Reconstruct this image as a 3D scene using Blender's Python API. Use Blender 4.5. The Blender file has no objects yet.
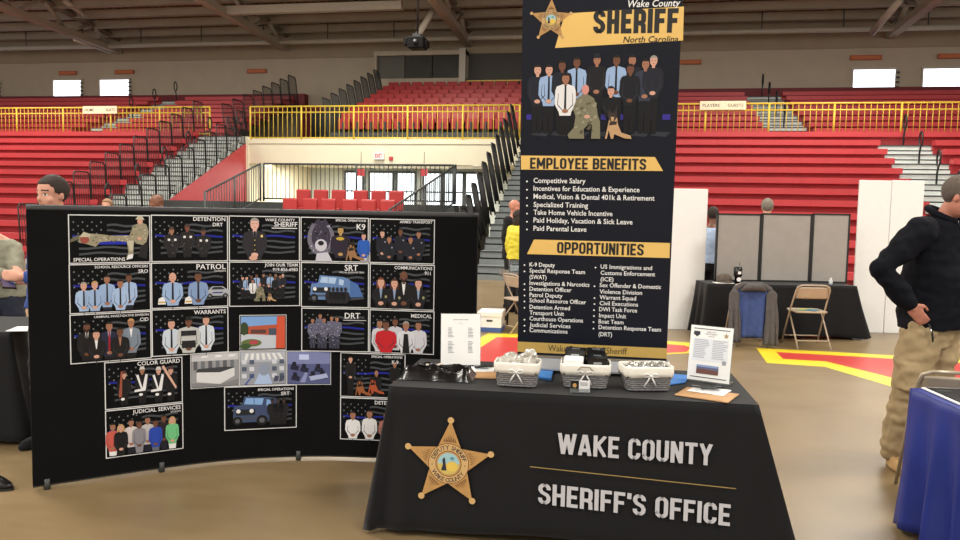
import bpy, bmesh, math, random
from mathutils import Vector, Matrix, noise
R=random.Random(7)
PI=math.pi
scene=bpy.context.scene
COL=scene.collection
# ---------------------------------------------------------------- camera frame
YAW=math.radians(10.7); PITCH=math.radians(4.36); ROLL=math.radians(1.1); FPX=780.0
CAM=Vector((0,0,1.6))
fw=Vector((-math.sin(YAW),math.cos(YAW),0)); rt=Vector((math.cos(YAW),math.sin(YAW),0))
F=fw*math.cos(PITCH)-Vector((0,0,math.sin(PITCH)))
U0=rt.cross(F)
RR=rt*math.cos(ROLL)+U0*math.sin(ROLL)
UU=-rt*math.sin(ROLL)+U0*math.cos(ROLL)
def ray(px,py): return F+RR*((px-480)/FPX)+UU*((270-py)/FPX)
def G(px,py,h=0.0):
    d=ray(px,py); t=(h-CAM.z)/d.z
    return CAM+d*t
def CP(x,z,h=0.0): return Vector((rt.x*x+fw.x*z, rt.y*x+fw.y*z, h))     # view-aligned ground coordinates -> place
def XD(px,D):                                                            # X of a direction at distance D
    d=ray(px,210); return d.x/d.y*D
def PD(px,py,D):
    d=ray(px,py); return CAM+d*(D/d.y)
class Plane:
    def __init__(s,o,ex,ez): s.o=Vector(o); s.ex=Vector(ex).normalized(); s.ez=Vector(ez).normalized(); s.n=s.ex.cross(s.ez)
    def uv(s,px,py):
        d=ray(px,py); t=(s.o-CAM).dot(s.n)/d.dot(s.n); p=CAM+d*t-s.o
        return p.dot(s.ex),p.dot(s.ez)
    def matrix(s):
        y=s.ez.cross(s.ex)
        m=Matrix((s.ex,y,s.ez)).transposed().to_4x4(); m.translation=s.o
        return m
# ---------------------------------------------------------------- materials
def lin(c): 
    c=c/255.0
    return c/12.92 if c<=.04045 else ((c+.055)/1.055)**2.4
MC={}
def mat(name,rgb,rough=.6,metal=0,var=.08,scale=12,bump=0,bscale=80,emit=0,trans=0,spec=.5,coat=0,sheen=0):
    if name in MC: return MC[name]
    m=bpy.data.materials.new(name); m.use_nodes=True; nt=m.node_tree; b=nt.nodes['Principled BSDF']
    c=[lin(v) for v in rgb]
    tc=nt.nodes.new('ShaderNodeTexCoord')
    if var>0:
        nz=nt.nodes.new('ShaderNodeTexNoise'); nz.inputs['Scale'].default_value=scale; nz.inputs['Detail'].default_value=4
        nt.links.new(tc.outputs['Object'],nz.inputs['Vector'])
        rp=nt.nodes.new('ShaderNodeMapRange'); rp.inputs[1].default_value=.3; rp.inputs[2].default_value=.7
        rp.inputs[3].default_value=1-var; rp.inputs[4].default_value=1+var
        nt.links.new(nz.outputs['Fac'],rp.inputs[0])
        mx=nt.nodes.new('ShaderNodeVectorMath'); mx.operation='SCALE'; mx.inputs[0].default_value=c
        nt.links.new(rp.outputs[0],mx.inputs['Scale']); nt.links.new(mx.outputs[0],b.inputs['Base Color'])
    else: b.inputs['Base Color'].default_value=(*c,1)
    b.inputs['Roughness'].default_value=rough; b.inputs['Metallic'].default_value=metal
    b.inputs['Specular IOR Level'].default_value=spec
    if coat: b.inputs['Coat Weight'].default_value=coat
    if sheen: b.inputs['Sheen Weight'].default_value=sheen
    if bump>0:
        n2=nt.nodes.new('ShaderNodeTexNoise'); n2.inputs['Scale'].default_value=bscale; n2.inputs['Detail'].default_value=3
        nt.links.new(tc.outputs['Object'],n2.inputs['Vector'])
        bp=nt.nodes.new('ShaderNodeBump'); bp.inputs['Strength'].default_value=bump; bp.inputs['Distance'].default_value=.01
        nt.links.new(n2.outputs['Fac'],bp.inputs['Height']); nt.links.new(bp.outputs[0],b.inputs['Normal'])
    if emit: b.inputs['Emission Color'].default_value=(*c,1); b.inputs['Emission Strength'].default_value=emit
    if trans: b.inputs['Transmission Weight'].default_value=trans
    MC[name]=m; return m
def ink(r,g,b): return mat('print_%d_%d_%d'%(r,g,b),(r,g,b),rough=.42,var=0,spec=.3)
# ---------------------------------------------------------------- mesh builder
TXT={}
def text_polys(s,off=0.0):
    k=(s,off)
    if k in TXT: return TXT[k]
    cu=bpy.data.curves.new('t','FONT'); cu.body=s; cu.size=1; cu.offset=off; cu.resolution_u=2; cu.fill_mode='FRONT'
    ob=bpy.data.objects.new('t',cu)
    me=ob.to_mesh()
    vs=[(v.co.x,v.co.y) for v in me.vertices]; fs=[tuple(p.vertices) for p in me.polygons]
    ob.to_mesh_clear(); bpy.data.objects.remove(ob); bpy.data.curves.remove(cu)
    x0=min(v[0] for v in vs); x1=max(v[0] for v in vs); y0=min(v[1] for v in vs); y1=max(v[1] for v in vs)
    TXT[k]=(vs,fs,(x0,x1,y0,y1)); return TXT[k]
class MB:
    def __init__(s): s.v=[]; s.f=[]; s.m=[]; s.mats=[]; s.sm=[]
    def mi(s,m):
        if m not in s.mats: s.mats.append(m)
        return s.mats.index(m)
    def add(s,vs,fs,m,M=None,smooth=False):
        o=len(s.v); i=s.mi(m)
        for v in vs:
            v=Vector(v); s.v.append(M@v if M else v)
        for f in fs: s.f.append([a+o for a in f]); s.m.append(i); s.sm.append(smooth)
        return s
    def box(s,c,d,m,M=None,taper=1.0):
        x,y,z=c; a,b,h=d[0]/2,d[1]/2,d[2]/2; t=taper
        vs=[(x-a*t,y-b*t,z-h),(x+a*t,y-b*t,z-h),(x+a*t,y+b*t,z-h),(x-a*t,y+b*t,z-h),(x-a,y-b,z+h),(x+a,y-b,z+h),(x+a,y+b,z+h),(x-a,y+b,z+h)]
        return s.add(vs,[(0,3,2,1),(4,5,6,7),(0,1,5,4),(1,2,6,5),(2,3,7,6),(3,0,4,7)],m,M)
    def bx(s,x0,x1,y0,y1,z0,z1,m,M=None): return s.box(((x0+x1)/2,(y0+y1)/2,(z0+z1)/2),(abs(x1-x0),abs(y1-y0),abs(z1-z0)),m,M)
    def poly(s,pts,m,M=None): return s.add(pts,[tuple(range(len(pts)))],m,M)
    def tube(s,pts,r,m,n=8,closed=False,M=None,ry=None):
        pts=[Vector(p) for p in pts]; N=len(pts); vs=[]; fs=[]
        rs=r if isinstance(r,(list,tuple)) else [r]*N
        t0=(pts[1]-pts[0]).normalized(); up=Vector((0,0,1)) if abs(t0.z)<.9 else Vector((1,0,0))
        nrm=(up-t0*up.dot(t0)).normalized()
        for i,p in enumerate(pts):
            if closed: t=(pts[(i+1)%N]-pts[i-1]).normalized()
            elif i==0: t=t0
            elif i==N-1: t=(pts[-1]-pts[-2]).normalized()
            else: t=((pts[i+1]-p).normalized()+(p-pts[i-1]).normalized()); t=t.normalized() if t.length>1e-6 else t0
            nn=nrm-t*nrm.dot(t)
            if nn.length>1e-5: nrm=nn.normalized()
            bn=t.cross(nrm)
            for k in range(n):
                a=2*PI*k/n; vs.append(p+nrm*math.cos(a)*rs[i]+bn*math.sin(a)*(ry or 1)*rs[i])
        for i in range(N if closed else N-1):
            j=(i+1)%N
            for k in range(n): fs.append((i*n+k,i*n+(k+1)%n,j*n+(k+1)%n,j*n+k))
        if not closed: fs.append(tuple(range(n-1,-1,-1))); fs.append(tuple((N-1)*n+k for k in range(n)))
        return s.add(vs,fs,m,M,smooth=True)
    def lathe(s,prof,m,n=20,M=None,c=(0,0,0)):
        vs=[];fs=[];N=len(prof)
        for r,z in prof:
            for k in range(n): a=2*PI*k/n; vs.append((c[0]+r*math.cos(a),c[1]+r*math.sin(a),c[2]+z))
        for i in range(N-1):
            for k in range(n): fs.append((i*n+k,i*n+(k+1)%n,(i+1)*n+(k+1)%n,(i+1)*n+k))
        fs.append(tuple(range(n-1,-1,-1))); fs.append(tuple((N-1)*n+k for k in range(n)))
        return s.add(vs,fs,m,M,smooth=True)
    def ell(s,c,r,m,n=14,M=None):
        prof=[];vs=[];fs=[]; rows=max(6,n//2+1); c=Vector(c)
        L=M or Matrix.Identity(3)
        vs.append(c+L@Vector((0,0,-r[2])))
        for i in range(1,rows):
            a=-PI/2+PI*i/rows
            for k in range(n): b=2*PI*k/n; vs.append(c+L@Vector((r[0]*math.cos(a)*math.cos(b),r[1]*math.cos(a)*math.sin(b),r[2]*math.sin(a))))
        vs.append(c+L@Vector((0,0,r[2])))
        for k in range(n): fs.append((0,1+(k+1)%n,1+k))
        for i in range(rows-2):
            for k in range(n): fs.append((1+i*n+k,1+i*n+(k+1)%n,1+(i+1)*n+(k+1)%n,1+(i+1)*n+k))
        e=len(vs)-1; b0=1+(rows-2)*n
        for k in range(n): fs.append((b0+k,b0+(k+1)%n,e))
        return s.add(vs,fs,m,None,smooth=True)
    # 2D drawing in the local XZ plane, layer l mm towards -Y
    def p2(s,pts,m,l=1): return s.poly([(x,-l*.001,y) for x,y in pts],m)
    def r2(s,x0,y0,x1,y1,m,l=1): return s.p2([(x0,y0),(x1,y0),(x1,y1),(x0,y1)],m,l)
    def e2(s,cx,cy,rx,ry,m,l=1,n=12): return s.p2([(cx+rx*math.cos(2*PI*k/n),cy+ry*math.sin(2*PI*k/n)) for k in range(n)],m,l)
    def t2(s,string,x0,y0,x1,y1,m,l=1,off=0.0,shear=0.0,ref=None):
        vs,fs,(a,b,c,d)=text_polys(string,off)
        if ref: _,_,(_,_,c,d)=text_polys(ref,off)
        sx=(x1-x0)/(b-a); sy=(y1-y0)/(d-c)
        return s.add([(x0+(x-a)*sx+(y-c)*sy*shear,-l*.001,y0+(y-c)*sy) for x,y in vs],fs,m)
    def tw(s,string,x,y,h,m,l=1,align='L',off=0.0,sx=1.0,shear=0):   # height h of cap letters, natural width times sx
        vs,fs,(a,b,c,d)=text_polys(string,off); _,_,(_,_,c0,d0)=text_polys('H',off)
        k=h/(d0-c0); w=(b-a)*k*sx
        x0=x if align=='L' else (x-w if align=='R' else x-w/2)
        s.add([(x0+(vx-a)*k*sx+vy*k*shear,-l*.001,y+vy*k) for vx,vy in vs],fs,m); return w
    def build(s,name,parent=None,bevel=0,sub=0,solid=0,smooth=None):
        me=bpy.data.meshes.new(name); me.from_pydata([tuple(v) for v in s.v],[],s.f)
        for m in s.mats: me.materials.append(m)
        me.polygons.foreach_set('material_index',s.m)
        me.polygons.foreach_set('use_smooth',[bool(q) if smooth is None else smooth for q in s.sm])
        me.update()
        o=bpy.data.objects.new(name,me); COL.objects.link(o)
        if parent: o.parent=parent
        if solid: q=o.modifiers.new('s','SOLIDIFY'); q.thickness=solid; q.offset=-1
        if bevel: q=o.modifiers.new('b','BEVEL'); q.width=bevel; q.segments=2; q.limit_method='ANGLE'
        if sub: q=o.modifiers.new('u','SUBSURF'); q.levels=sub; q.render_levels=sub
        return o
def tag(o,label=None,cat=None,group=None,kind=None):
    if label: o['label']=label
    if cat: o['category']=cat
    if group: o['group']=group
    if kind: o['kind']=kind
    return o
def thing(name,label,cat,loc=(0,0,0),rz=0,group=None,kind=None):
    o=bpy.data.objects.new(name,None); COL.objects.link(o); o.location=loc; o.rotation_euler=(0,0,rz); o.empty_display_size=.1
    return tag(o,label,cat,group,kind)
def dup(root,loc=None,rz=None,label=None,group=None):
    def cp(o,par):
        c=o.copy(); COL.objects.link(c); c.parent=par
        for ch in list(o.children): cp(ch,c)
        return c
    c=cp(root,None)
    if loc is not None: c.location=loc
    if rz is not None: c.rotation_euler=(0,0,rz)
    if label: c['label']=label
    if group: c['group']=group
    return c
ORD=['first','second','third','fourth','fifth','sixth','seventh','eighth','ninth','tenth','eleventh','twelfth','thirteenth','fourteenth','fifteenth','sixteenth','seventeenth']
# ---------------------------------------------------------------- palette
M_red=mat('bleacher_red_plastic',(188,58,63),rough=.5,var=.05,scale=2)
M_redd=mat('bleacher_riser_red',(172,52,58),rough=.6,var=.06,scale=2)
M_maroon=mat('maroon_paint',(112,22,32),rough=.6)
M_seat=mat('seat_red_plastic',(172,44,44),rough=.45,var=.06,scale=5)
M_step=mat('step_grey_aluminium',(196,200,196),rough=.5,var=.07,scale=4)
M_dark=mat('black_steel_paint',(25,27,28),rough=.45,var=.05)
M_dkg=mat('charcoal_steel_paint',(60,64,64),rough=.5,var=.06)
M_yel=mat('yellow_rail_paint',(226,196,70),rough=.4,var=.05)
M_wall=mat('cream_block_wall',(184,170,150),rough=.8,var=.04,scale=1.5,bump=.2,bscale=30)
M_cream=mat('cream_balcony_paint',(232,224,196),rough=.7,var=.03,scale=1.5)
M_ceil=mat('taupe_roof_paint',(172,160,142),rough=.8,var=.08,scale=.8)
M_ceild=mat('dark_roof_deck',(138,116,92),rough=.85,var=.1,scale=1)
M_pipe=mat('pale_pipe_paint',(190,182,166),rough=.5,var=.04)
M_white=mat('white_board',(238,238,236),rough=.5,var=.015)
M_blk=mat('black_polyester_cloth',(15,15,18),rough=.8,var=.1,scale=6,spec=.25,sheen=.1)
M_vel=mat('black_display_fabric',(12,12,14),rough=.9,var=.12,scale=5,spec=.15,bump=.15,bscale=300)
M_grey=mat('grey_panel_fabric',(158,152,146),rough=.9,var=.04,scale=8,bump=.1,bscale=200)
M_tan=mat('tan_chair_steel',(176,158,138),rough=.5,var=.05,metal=0)
M_silver=mat('brushed_aluminium',(190,194,200),rough=.28,metal=.9,var=.03)
M_skin=mat('skin_light',(206,150,126),rough=.5,var=.05,scale=20)
M_skin2=mat('skin_ruddy',(196,130,108),rough=.5,var=.06,scale=20)
M_skind=mat('skin_dark',(120,76,56),rough=.5,var=.05,scale=20)
M_navyj=mat('black_navy_fleece',(19,20,26),rough=.95,var=.15,scale=30,spec=.15,bump=.2,bscale=200)
M_khaki=mat('khaki_cotton',(166,146,112),rough=.9,var=.06,scale=14,spec=.2,bump=.12,bscale=240)
M_boot=mat('tan_suede',(182,146,96),rough=.85,var=.1,scale=20)
M_tee=mat('white_cotton',(228,228,226),rough=.9,var=.03)
M_blue=mat('royal_blue_cloth',(36,50,128),rough=.5,var=.1,scale=6,spec=.4)
blackg=mat('black_glossy_plastic',(14,14,16),rough=.25,var=.05)
M_eye=mat('eye_dark',(40,28,24),rough=.3,var=0); M_lip=mat('lip_colour',(172,96,86),rough=.5,var=0)
# ================================================================ PEOPLE
def remesh(mb,name,parent,vox,disp=0,dscale=9,sm=3,matfn=None,seed=0,grav=False):
    o=mb.build(name)
    r=o.modifiers.new('r','REMESH'); r.mode='VOXEL'; r.voxel_size=vox; r.use_smooth_shade=True
    q=o.modifiers.new('s','SMOOTH'); q.iterations=sm; q.factor=.5
    dg=bpy.context.evaluated_depsgraph_get(); dg.update()
    me=bpy.data.meshes.new_from_object(o.evaluated_get(dg)); me.name=name
    mats=mb.mats
    bpy.data.objects.remove(o)
    if disp:
        me.update()
        nn=[v.normal.copy() for v in me.vertices]
        for v,vn in zip(me.vertices,nn):
            p=v.co.copy(); s=(3 if grav else 1)
            k=noise.noise(Vector((p.x*dscale,p.y*dscale,p.z*dscale*(1.9 if grav else 1)))+Vector((seed,seed*2.3,0)))+.5*noise.noise(p*dscale*2.4+Vector((seed,0,7)))
            v.co=p+vn*disp*k
    me.materials.clear()
    for m in mats: me.materials.append(m)
    if matfn:
        idx=[matfn(p.center) for p in me.polygons]; me.polygons.foreach_set('material_index',idx)
    else: me.polygons.foreach_set('material_index',[0]*len(me.polygons))
    me.polygons.foreach_set('use_smooth',[True]*len(me.polygons)); me.update()
    n=bpy.data.objects.new(name,me); COL.objects.link(n); n.parent=parent; return n
def seg(mb,pts,rad,m,n=14,caps=True):
    mb.tube(pts,rad,m,n=n)
    if caps:
        for p,r in zip(pts,rad): mb.ell(p,(r*.99,r*.99,r*.99),m,12)
def rings(mb,R_,m,n=24):
    vs=[];fs=[]; N_=len(R_)
    for c,ax,ay,rx,ry in R_:
        for k in range(n): a=2*PI*k/n; vs.append(Vector(c)+Vector(ax)*rx*math.cos(a)+Vector(ay)*ry*math.sin(a))
    for i in range(N_-1):
        for k in range(n): fs.append((i*n+k,i*n+(k+1)%n,(i+1)*n+(k+1)%n,(i+1)*n+k))
    fs.append(tuple(range(n-1,-1,-1))); fs.append(tuple((N_-1)*n+k for k in range(n)))
    mb.add(vs,fs,m)
def hand(mb,w,d,pn,m,sc=1.0,curl=.5,side=1):
    """w wrist, d pointing direction, pn palm normal"""
    d=Vector(d).normalized(); pn=Vector(pn); pn=(pn-d*pn.dot(d)).normalized(); s=d.cross(pn)*side
    w=Vector(w); L=.088*sc
    M3=Matrix((s,pn,d)).transposed()
    mb.ell(w+d*L*.5,(.04*sc,.016*sc,L*.56),m,14,M=M3)
    seg(mb,[w-d*.02,w+d*.02],[.027*sc,.026*sc],m,10)
    for k,(off,ln) in enumerate(((-.029,.07),(-.010,.079),(.010,.074),(.028,.058))):
        p=w+d*L*.92+s*off*sc; pts=[p-d*.015]; q=p; dirv=d.copy()
        for j,f in enumerate((.45,.32,.25)):
            c=curl*(.5+.35*j); a=dirv*math.cos(c)+pn*math.sin(c); dirv=a.normalized(); q=q+dirv*ln*sc*f; pts.append(q)
        seg(mb,pts,[.0092*sc,.0088*sc,.008*sc,.0068*sc],m,8)
    p=w+d*L*.25-s*.03*sc; t1=p-s*.022*sc+d*.024*sc+pn*.008; t2=t1+d*.028*sc+pn*.012*sc-s*.004; 
    seg(mb,[p,t1,t2,t2+d*.02*sc+pn*.006],[.014*sc,.0115*sc,.010*sc,.008*sc],m,8)
def person(label,loc,H=1.75,fa=0.0,top=M_tee,bottom=M_blk,skin=M_skin,hair=None,hairlen=0,vox=.014,J={},sleeve='long',collar=None,shoe=M_boot,look=None,tilt=0,disp=.006,bodyw=1.0,shirt=None,tie=None,hands=True,bald=False,topname='jacket',curl=.5,belly=0.0,hatch=None,face=True,pal=None):
    t=thing('person',label,'person',loc,YAW); k=H/1.75
    l=Vector((math.cos(fa),math.sin(fa),0)); f=Vector((math.sin(fa),-math.cos(fa),0)); up=Vector((0,0,1))
    B=lambda a,b,z:(l*a+f*b+up*z)*k
    j=dict(pelvis=B(0,0,.95),chest=B(0,0,1.28),neck=B(0,.0,1.47),head=B(0,.03,1.63),
      sl=B(.185,0,1.41),sr=B(-.185,0,1.41),el=B(.24,-.03,1.13),er=B(-.24,-.03,1.13),wl=B(.25,.06,.88),wr=B(-.25,.06,.88),
      hl=B(.09,0,.92),hr=B(-.09,0,.92),kl=B(.11,.03,.5),kr=B(-.11,.03,.5),al=B(.12,0,.09),ar=B(-.12,0,.09))
    for q,v in J.items(): j[q]=Vector(v)
    w=bodyw
    def torso(mb,m,z0,inf,zt=1.49,sh=True,hem=0):
        P0=j['pelvis'];P1=j['neck']
        def C(z): u=(z-.95)/(1.47-.95); return P0.lerp(P1,u)
        R_=[]
        for z,rx,ry in ((.80,.17,.125),(.92,.172,.125),(1.05,.15,.115+belly),(1.18,.16,.12+belly*.6),(1.30,.18,.125),(1.39,.185,.11),(1.44,.13,.085),(1.49,.065,.06)):
            if z<z0-.001 or z>zt+.001: continue
            R_.append((C(z)+f*(belly*.3 if z<1.2 else 0),l,f,(rx*w+inf+(hem if z<1.2 else 0))*k,(ry+inf+(hem if z<1.2 else 0))*k))
        if zt>1.5: R_[-1]=(R_[-1][0]-f*.012,l,f,.082*k,.075*k)
        rings(mb,R_,m)
    def arms(mb,m,inf,end=1.0,shoulder=True):
        for s in 'lr':
            a,b,c=j['s'+s],j['e'+s],j['w'+s]; c2=b.lerp(c,end)
            seg(mb,[a+(j['neck']-a)*.12,a,a.lerp(b,.5),b,b.lerp(c2,.5),c2],[(.062+inf)*k,(.064+inf)*k,(.053+inf)*k,(.044+inf)*k,(.042+inf)*k,(.03+inf)*k],m)
    def legs(mb,m,inf,end=1.0,wide=1.0):
        for s in 'lr':
            a,b,c=j['h'+s],j['k'+s],j['a'+s]; c2=b.lerp(c,end)
            seg(mb,[a,a.lerp(b,.5),b,b.lerp(c2,.4),c2],[(.088+inf)*k,(.076+inf*wide)*k,(.058+inf*wide)*k,(.058+inf*wide)*k,(.042+inf*wide*1.3)*k],m)
    lk=fa if look is None else look
    hf=Vector((math.sin(lk)*math.cos(tilt),-math.cos(lk)*math.cos(tilt),math.sin(tilt))); hl=Vector((math.cos(lk),math.sin(lk),0)); hu=hl.cross(-hf) if hl.cross(-hf).z>0 else hl.cross(hf)
    hc=j['head']; HM=Matrix((hl,hf,hu)).transposed()
    hp=lambda a,b,c: hc+(hl*a+hf*b+hu*c)*k
    mb=MB()
    torso(mb,skin,.92,-.004); arms(mb,skin,-.004); legs(mb,skin,-.004)
    seg(mb,[j['neck']-up*.03*k,j['neck'].lerp(hc,.6)],[.058*k,.055*k],skin)
    mb.ell(hp(0,-.012,.03),(.076*k,.096*k,.088*k),skin,18,M=HM); mb.ell(hp(0,.012,-.035),(.062*k,.074*k,.085*k),skin,16,M=HM); mb.ell(hp(0,.05,-.088),(.028*k,.026*k,.024*k),skin,10,M=HM)
    mb.ell(hp(0,.086,-.022),(.013*k,.02*k,.022*k),skin,10,M=HM); mb.ell(hp(0,.078,.0),(.009*k,.014*k,.026*k),skin,10,M=HM); mb.ell(hp(0,.07,.024),(.05*k,.014*k,.012*k),skin,10,M=HM)
    mb.ell(hp(0,.074,-.06),(.022*k,.012*k,.011*k),skin,10,M=HM)
    for s in(-1,1): mb.ell(hp(s*.076,-.012,-.012),(.007*k,.017*k,.029*k),skin,10,M=HM); mb.ell(hp(s*.046,.05,-.03),(.02*k,.02*k,.02*k),skin,10,M=HM)
    if hands:
        for s in 'lr':
            d=(j['w'+s]-j['e'+s]); dd_=j.get('d'+s,d); pn=j.get('p'+s,f*.6+(l*(-1 if s=='l' else 1)))
            hand(mb,j['w'+s]+d.normalized()*.01,dd_,pn,skin,sc=k,curl=j.get('c'+s,curl) if not isinstance(j.get('c'+s),Vector) else curl,side=1 if s=='l' else -1)
    mb.mi(M_eye); mb.mi(M_lip); mb.mi(MC['white_cotton'])
    def mf(c):
        d=c-hc; a,b,z=d.dot(hl)/k,d.dot(hf)/k,d.dot(hu)/k
        if b>.045 and abs(z)<.12:
            if abs(abs(a)-.031)<.013 and abs(z-.004)<.0075: return 1 if abs(abs(a)-.031)<.0065 else 3
            if abs(abs(a)-.032)<.019 and abs(z-.029)<.005: return 1
            if abs(a)<.024 and abs(z+.06)<.0065: return 2
        return 0
    remesh(mb,'body',t,vox if vox<.012 else vox,matfn=mf if face and vox<.013 else None,sm=2)
    # clothes
    mb=MB(); torso(mb,top,.92 if topname!='coat' else .80,.022,zt=1.51 if topname in('fleece_jacket','padded_jacket') else 1.46,hem=.028 if topname=='fleece_jacket' else .012); arms(mb,top,(.026 if topname=='fleece_jacket' else .014) if sleeve=='long' else .012,end=.93 if sleeve=='long' else .05)
    remesh(mb,topname,t,vox*.9,disp=disp,sm=4,dscale=9,grav=True,seed=3)
    mb=MB(); rings(mb,[(j['pelvis']+up*z*k,l,f,rx*w*k,ry*k) for z,rx,ry in ((-.14,.165,.13),(-.05,.182,.14),(.06,.17,.13+belly*.3))],bottom); legs(mb,bottom,.02,end=.97,wide=1.9 if hatch else 1.25)
    if hatch=='cargo':
        for s in 'lr':
            c=j['h'+s].lerp(j['k'+s],.72); sg=1 if s=='l' else -1; mb.box(tuple(c+l*sg*.085*k),(.09,.13,.17),bottom,M=None)
    remesh(mb,'trousers',t,vox*.9,disp=disp*1.3,sm=4,dscale=10,grav=True,seed=9)
    for s in 'lr':
        mb=MB(); a=j['a'+s]; g=Vector((a.x,a.y,0)); ff=j.get('f'+s,f)
        rings(mb,[(g+ff*.05*k+up*.0+up*.002,ff.cross(up),ff,.05*k,.14*k),(g+ff*.05*k+up*.03*k,ff.cross(up),ff,.05*k,.142*k),(g+ff*.04*k+up*.06*k,ff.cross(up),ff,.047*k,.125*k),(g+up*.09*k,ff.cross(up),ff,.05*k,.06*k),(g+up*.14*k,ff.cross(up),ff,.05*k,.055*k)],shoe)
        remesh(mb,'shoe',t,.01 if vox<.012 else .013,sm=3)
    if hair and not bald:
        a=MB(); a.ell((0,0,0),(1,1,1),hair,26); keep=[]
        vs=[]
        for i,v in enumerate(a.v):
            r_=Vector((v.x*.079,v.y*.1-.014,v.z*.093+.03)); n_=noise.noise(v*6)*.004+noise.noise(v*17)*.002
            vs.append(r_+v*n_)
        zl=.035; 
        fs=[]
        for fc_ in a.f:
            c=sum((vs[i] for i in fc_),Vector())/len(fc_)
            front=c.y; lim=.07 if front>.055 else (.045 if front>.03 else (.012 if front>.004 else (-.012 if front>-.03 else -.06-hairlen)))
            if c.z>lim: fs.append(fc_)
        a.f=fs; a.m=[0]*len(fs); a.sm=[True]*len(fs)
        a.v=[hc+(hl*v.x+hf*v.y+hu*v.z)*k for v in vs]
        if hairlen>.02:
            a.ell(hp(0,-.045,-.06),(.085*k,.06*k,.12*k),hair,16,M=HM)
        o=a.build('hair',t); q=o.modifiers.new('s','SOLIDIFY'); q.thickness=.008*k; q.offset=0
        o.data.update()
        if vox<.012: q=o.modifiers.new('u','SUBSURF'); q.levels=1; q.render_levels=1
    if shirt:
        a=MB(); c=j['neck']; a.add([tuple(c+(l*x+f*y+up*z)*k) for x,y,z in ((-.05,.075,.02),(.05,.075,.02),(.028,.158,-.18),(0,.162,-.24),(-.028,.158,-.18))],[(0,1,2,3,4)],shirt); o=a.build('shirt_front',t); o.modifiers.new('s','SOLIDIFY').thickness=.006
        if tie: 
            a=MB(); a.add([tuple(c+(l*x+f*y+up*z)*k) for x,y,z in ((-.015,.085,.01),(.015,.085,.01),(.03,.168,-.2),(0,.172,-.26),(-.03,.168,-.2))],[(0,1,2,3,4)],tie); o=a.build('necktie',t); o.modifiers.new('s','SOLIDIFY').thickness=.008
    return t,j,l,f,hp,k
# --- man in dark fleece and khaki cargo trousers
MX,MZ=2.86,4.93
def mz(py): return 1.6-(py-218.8)/158.0
def mx(px): return (px-480)/780*MZ-MX
grayhair=mat('grey_brown_hair',(92,80,72),rough=.8,var=.2,scale=60,bump=.3,bscale=200)
brownhair=mat('dark_brown_hair',(46,34,28),rough=.75,var=.2,scale=60,bump=.3,bscale=200)
blondhair=mat('light_brown_hair',(142,108,78),rough=.75,var=.15,scale=60)
fa=math.radians(40)
J=dict(neck=(mx(940),.01,mz(219)),head=(mx(948.5),-.09,mz(196.5)),pelvis=(mx(939),.05,mz(322)),
 sr=(mx(907),-.14,mz(231)),er=(mx(870),-.15,mz(268)),wr=(mx(895),-.2,mz(301)),
 sl=(mx(973),.13,mz(230)),el=(mx(1000),.17,mz(280)),wl=(mx(1012),-.02,mz(315)),
 hr=(mx(921),-.05,mz(328)),hl=(mx(953),.09,mz(328)),kr=(mx(914),-.04,mz(392)),kl=(mx(951),.1,mz(393)),ar=(mx(909),.02,.10),al=(mx(952),.14,.10))
J['fr']=Vector((-.2,-.98,0))
J['dr']=Vector((.68,.08,-.72)); J['pr']=Vector((.3,.9,.1))
T1=person('man in a dark navy fleece and khaki cargo trousers with one hand in his pocket',CP(MX,MZ,0),H=1.86,fa=fa,curl=.25,top=M_navyj,bottom=M_khaki,skin=M_skin2,hair=grayhair,vox=.0085,J=J,look=math.radians(54),tilt=-.36,topname='fleece_jacket',bodyw=1.12,belly=.03,disp=.011,hatch='cargo')
tm,j,l,f,hp,k=T1
c=Vector(j['neck'])
a=MB(); a.tube([c+(l*.082*math.cos(b)+f*(.085*math.sin(b)+.01))*k+Vector((0,0,.03-.045*math.sin(b))) for b in [PI/2+.38+(2*PI-.76)*i/18 for i in range(19)]],.021,M_navyj,n=10); a.build('folded_collar',tm)
a=MB(); a.tube([c+(l*.066*math.cos(b)+f*(.074*math.sin(b)+.006))*k+Vector((0,0,.022-.035*math.sin(b))) for b in [PI*2*i/16 for i in range(16)]],.013,M_tee,n=8,closed=True); a.build('undershirt_collar',tm)
a=MB(); a.add([tuple(c+(l*x+f*y)*k+Vector((0,0,z))) for x,y,z in ((-.03,.10,-.02),(.05,.10,-.02),(.06,.168,-.2),(.03,.19,-.45),(-.0,.19,-.45),(-.01,.165,-.2))],[(0,1,2,3,4,5)],mat('navy_shirt',(36,42,72),rough=.8)); o=a.build('inner_shirt',tm); o.modifiers.new('s','SOLIDIFY').thickness=.01
gm=mat('black_spectacle_frame',(16,16,18),rough=.3)
a=MB()
for s in(-1,1):
    a.tube([hp(s*.076,-.01,.008),hp(s*.074,.04,.012),hp(s*.066,.084,.01)],.0028,gm,n=6)
    a.tube([hp(s*(.036+.03*math.cos(b)),.1,.004+.018*math.sin(b)) for b in [PI*2*i/14 for i in range(14)]],.0028,gm,n=6,closed=True)
a.tube([hp(-.008,.102,.008),hp(.008,.102,.008)],.0028,gm,n=6); a.build('spectacles',tm)
a=MB(); p=Vector(j['hr']); q=p+Vector((-.03,-.13,.0)); a.tube([q+Vector((-.0,-.0,.05)),q+Vector((.02,-.01,.0)),q+Vector((.03,-.005,-.06))],.006,M_dark,n=6); a.tube([q+Vector((.01,-.01,.02)),q+Vector((.035,-.01,-.04))],.004,M_silver,n=6); a.build('pocket_clip',tm)
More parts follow.
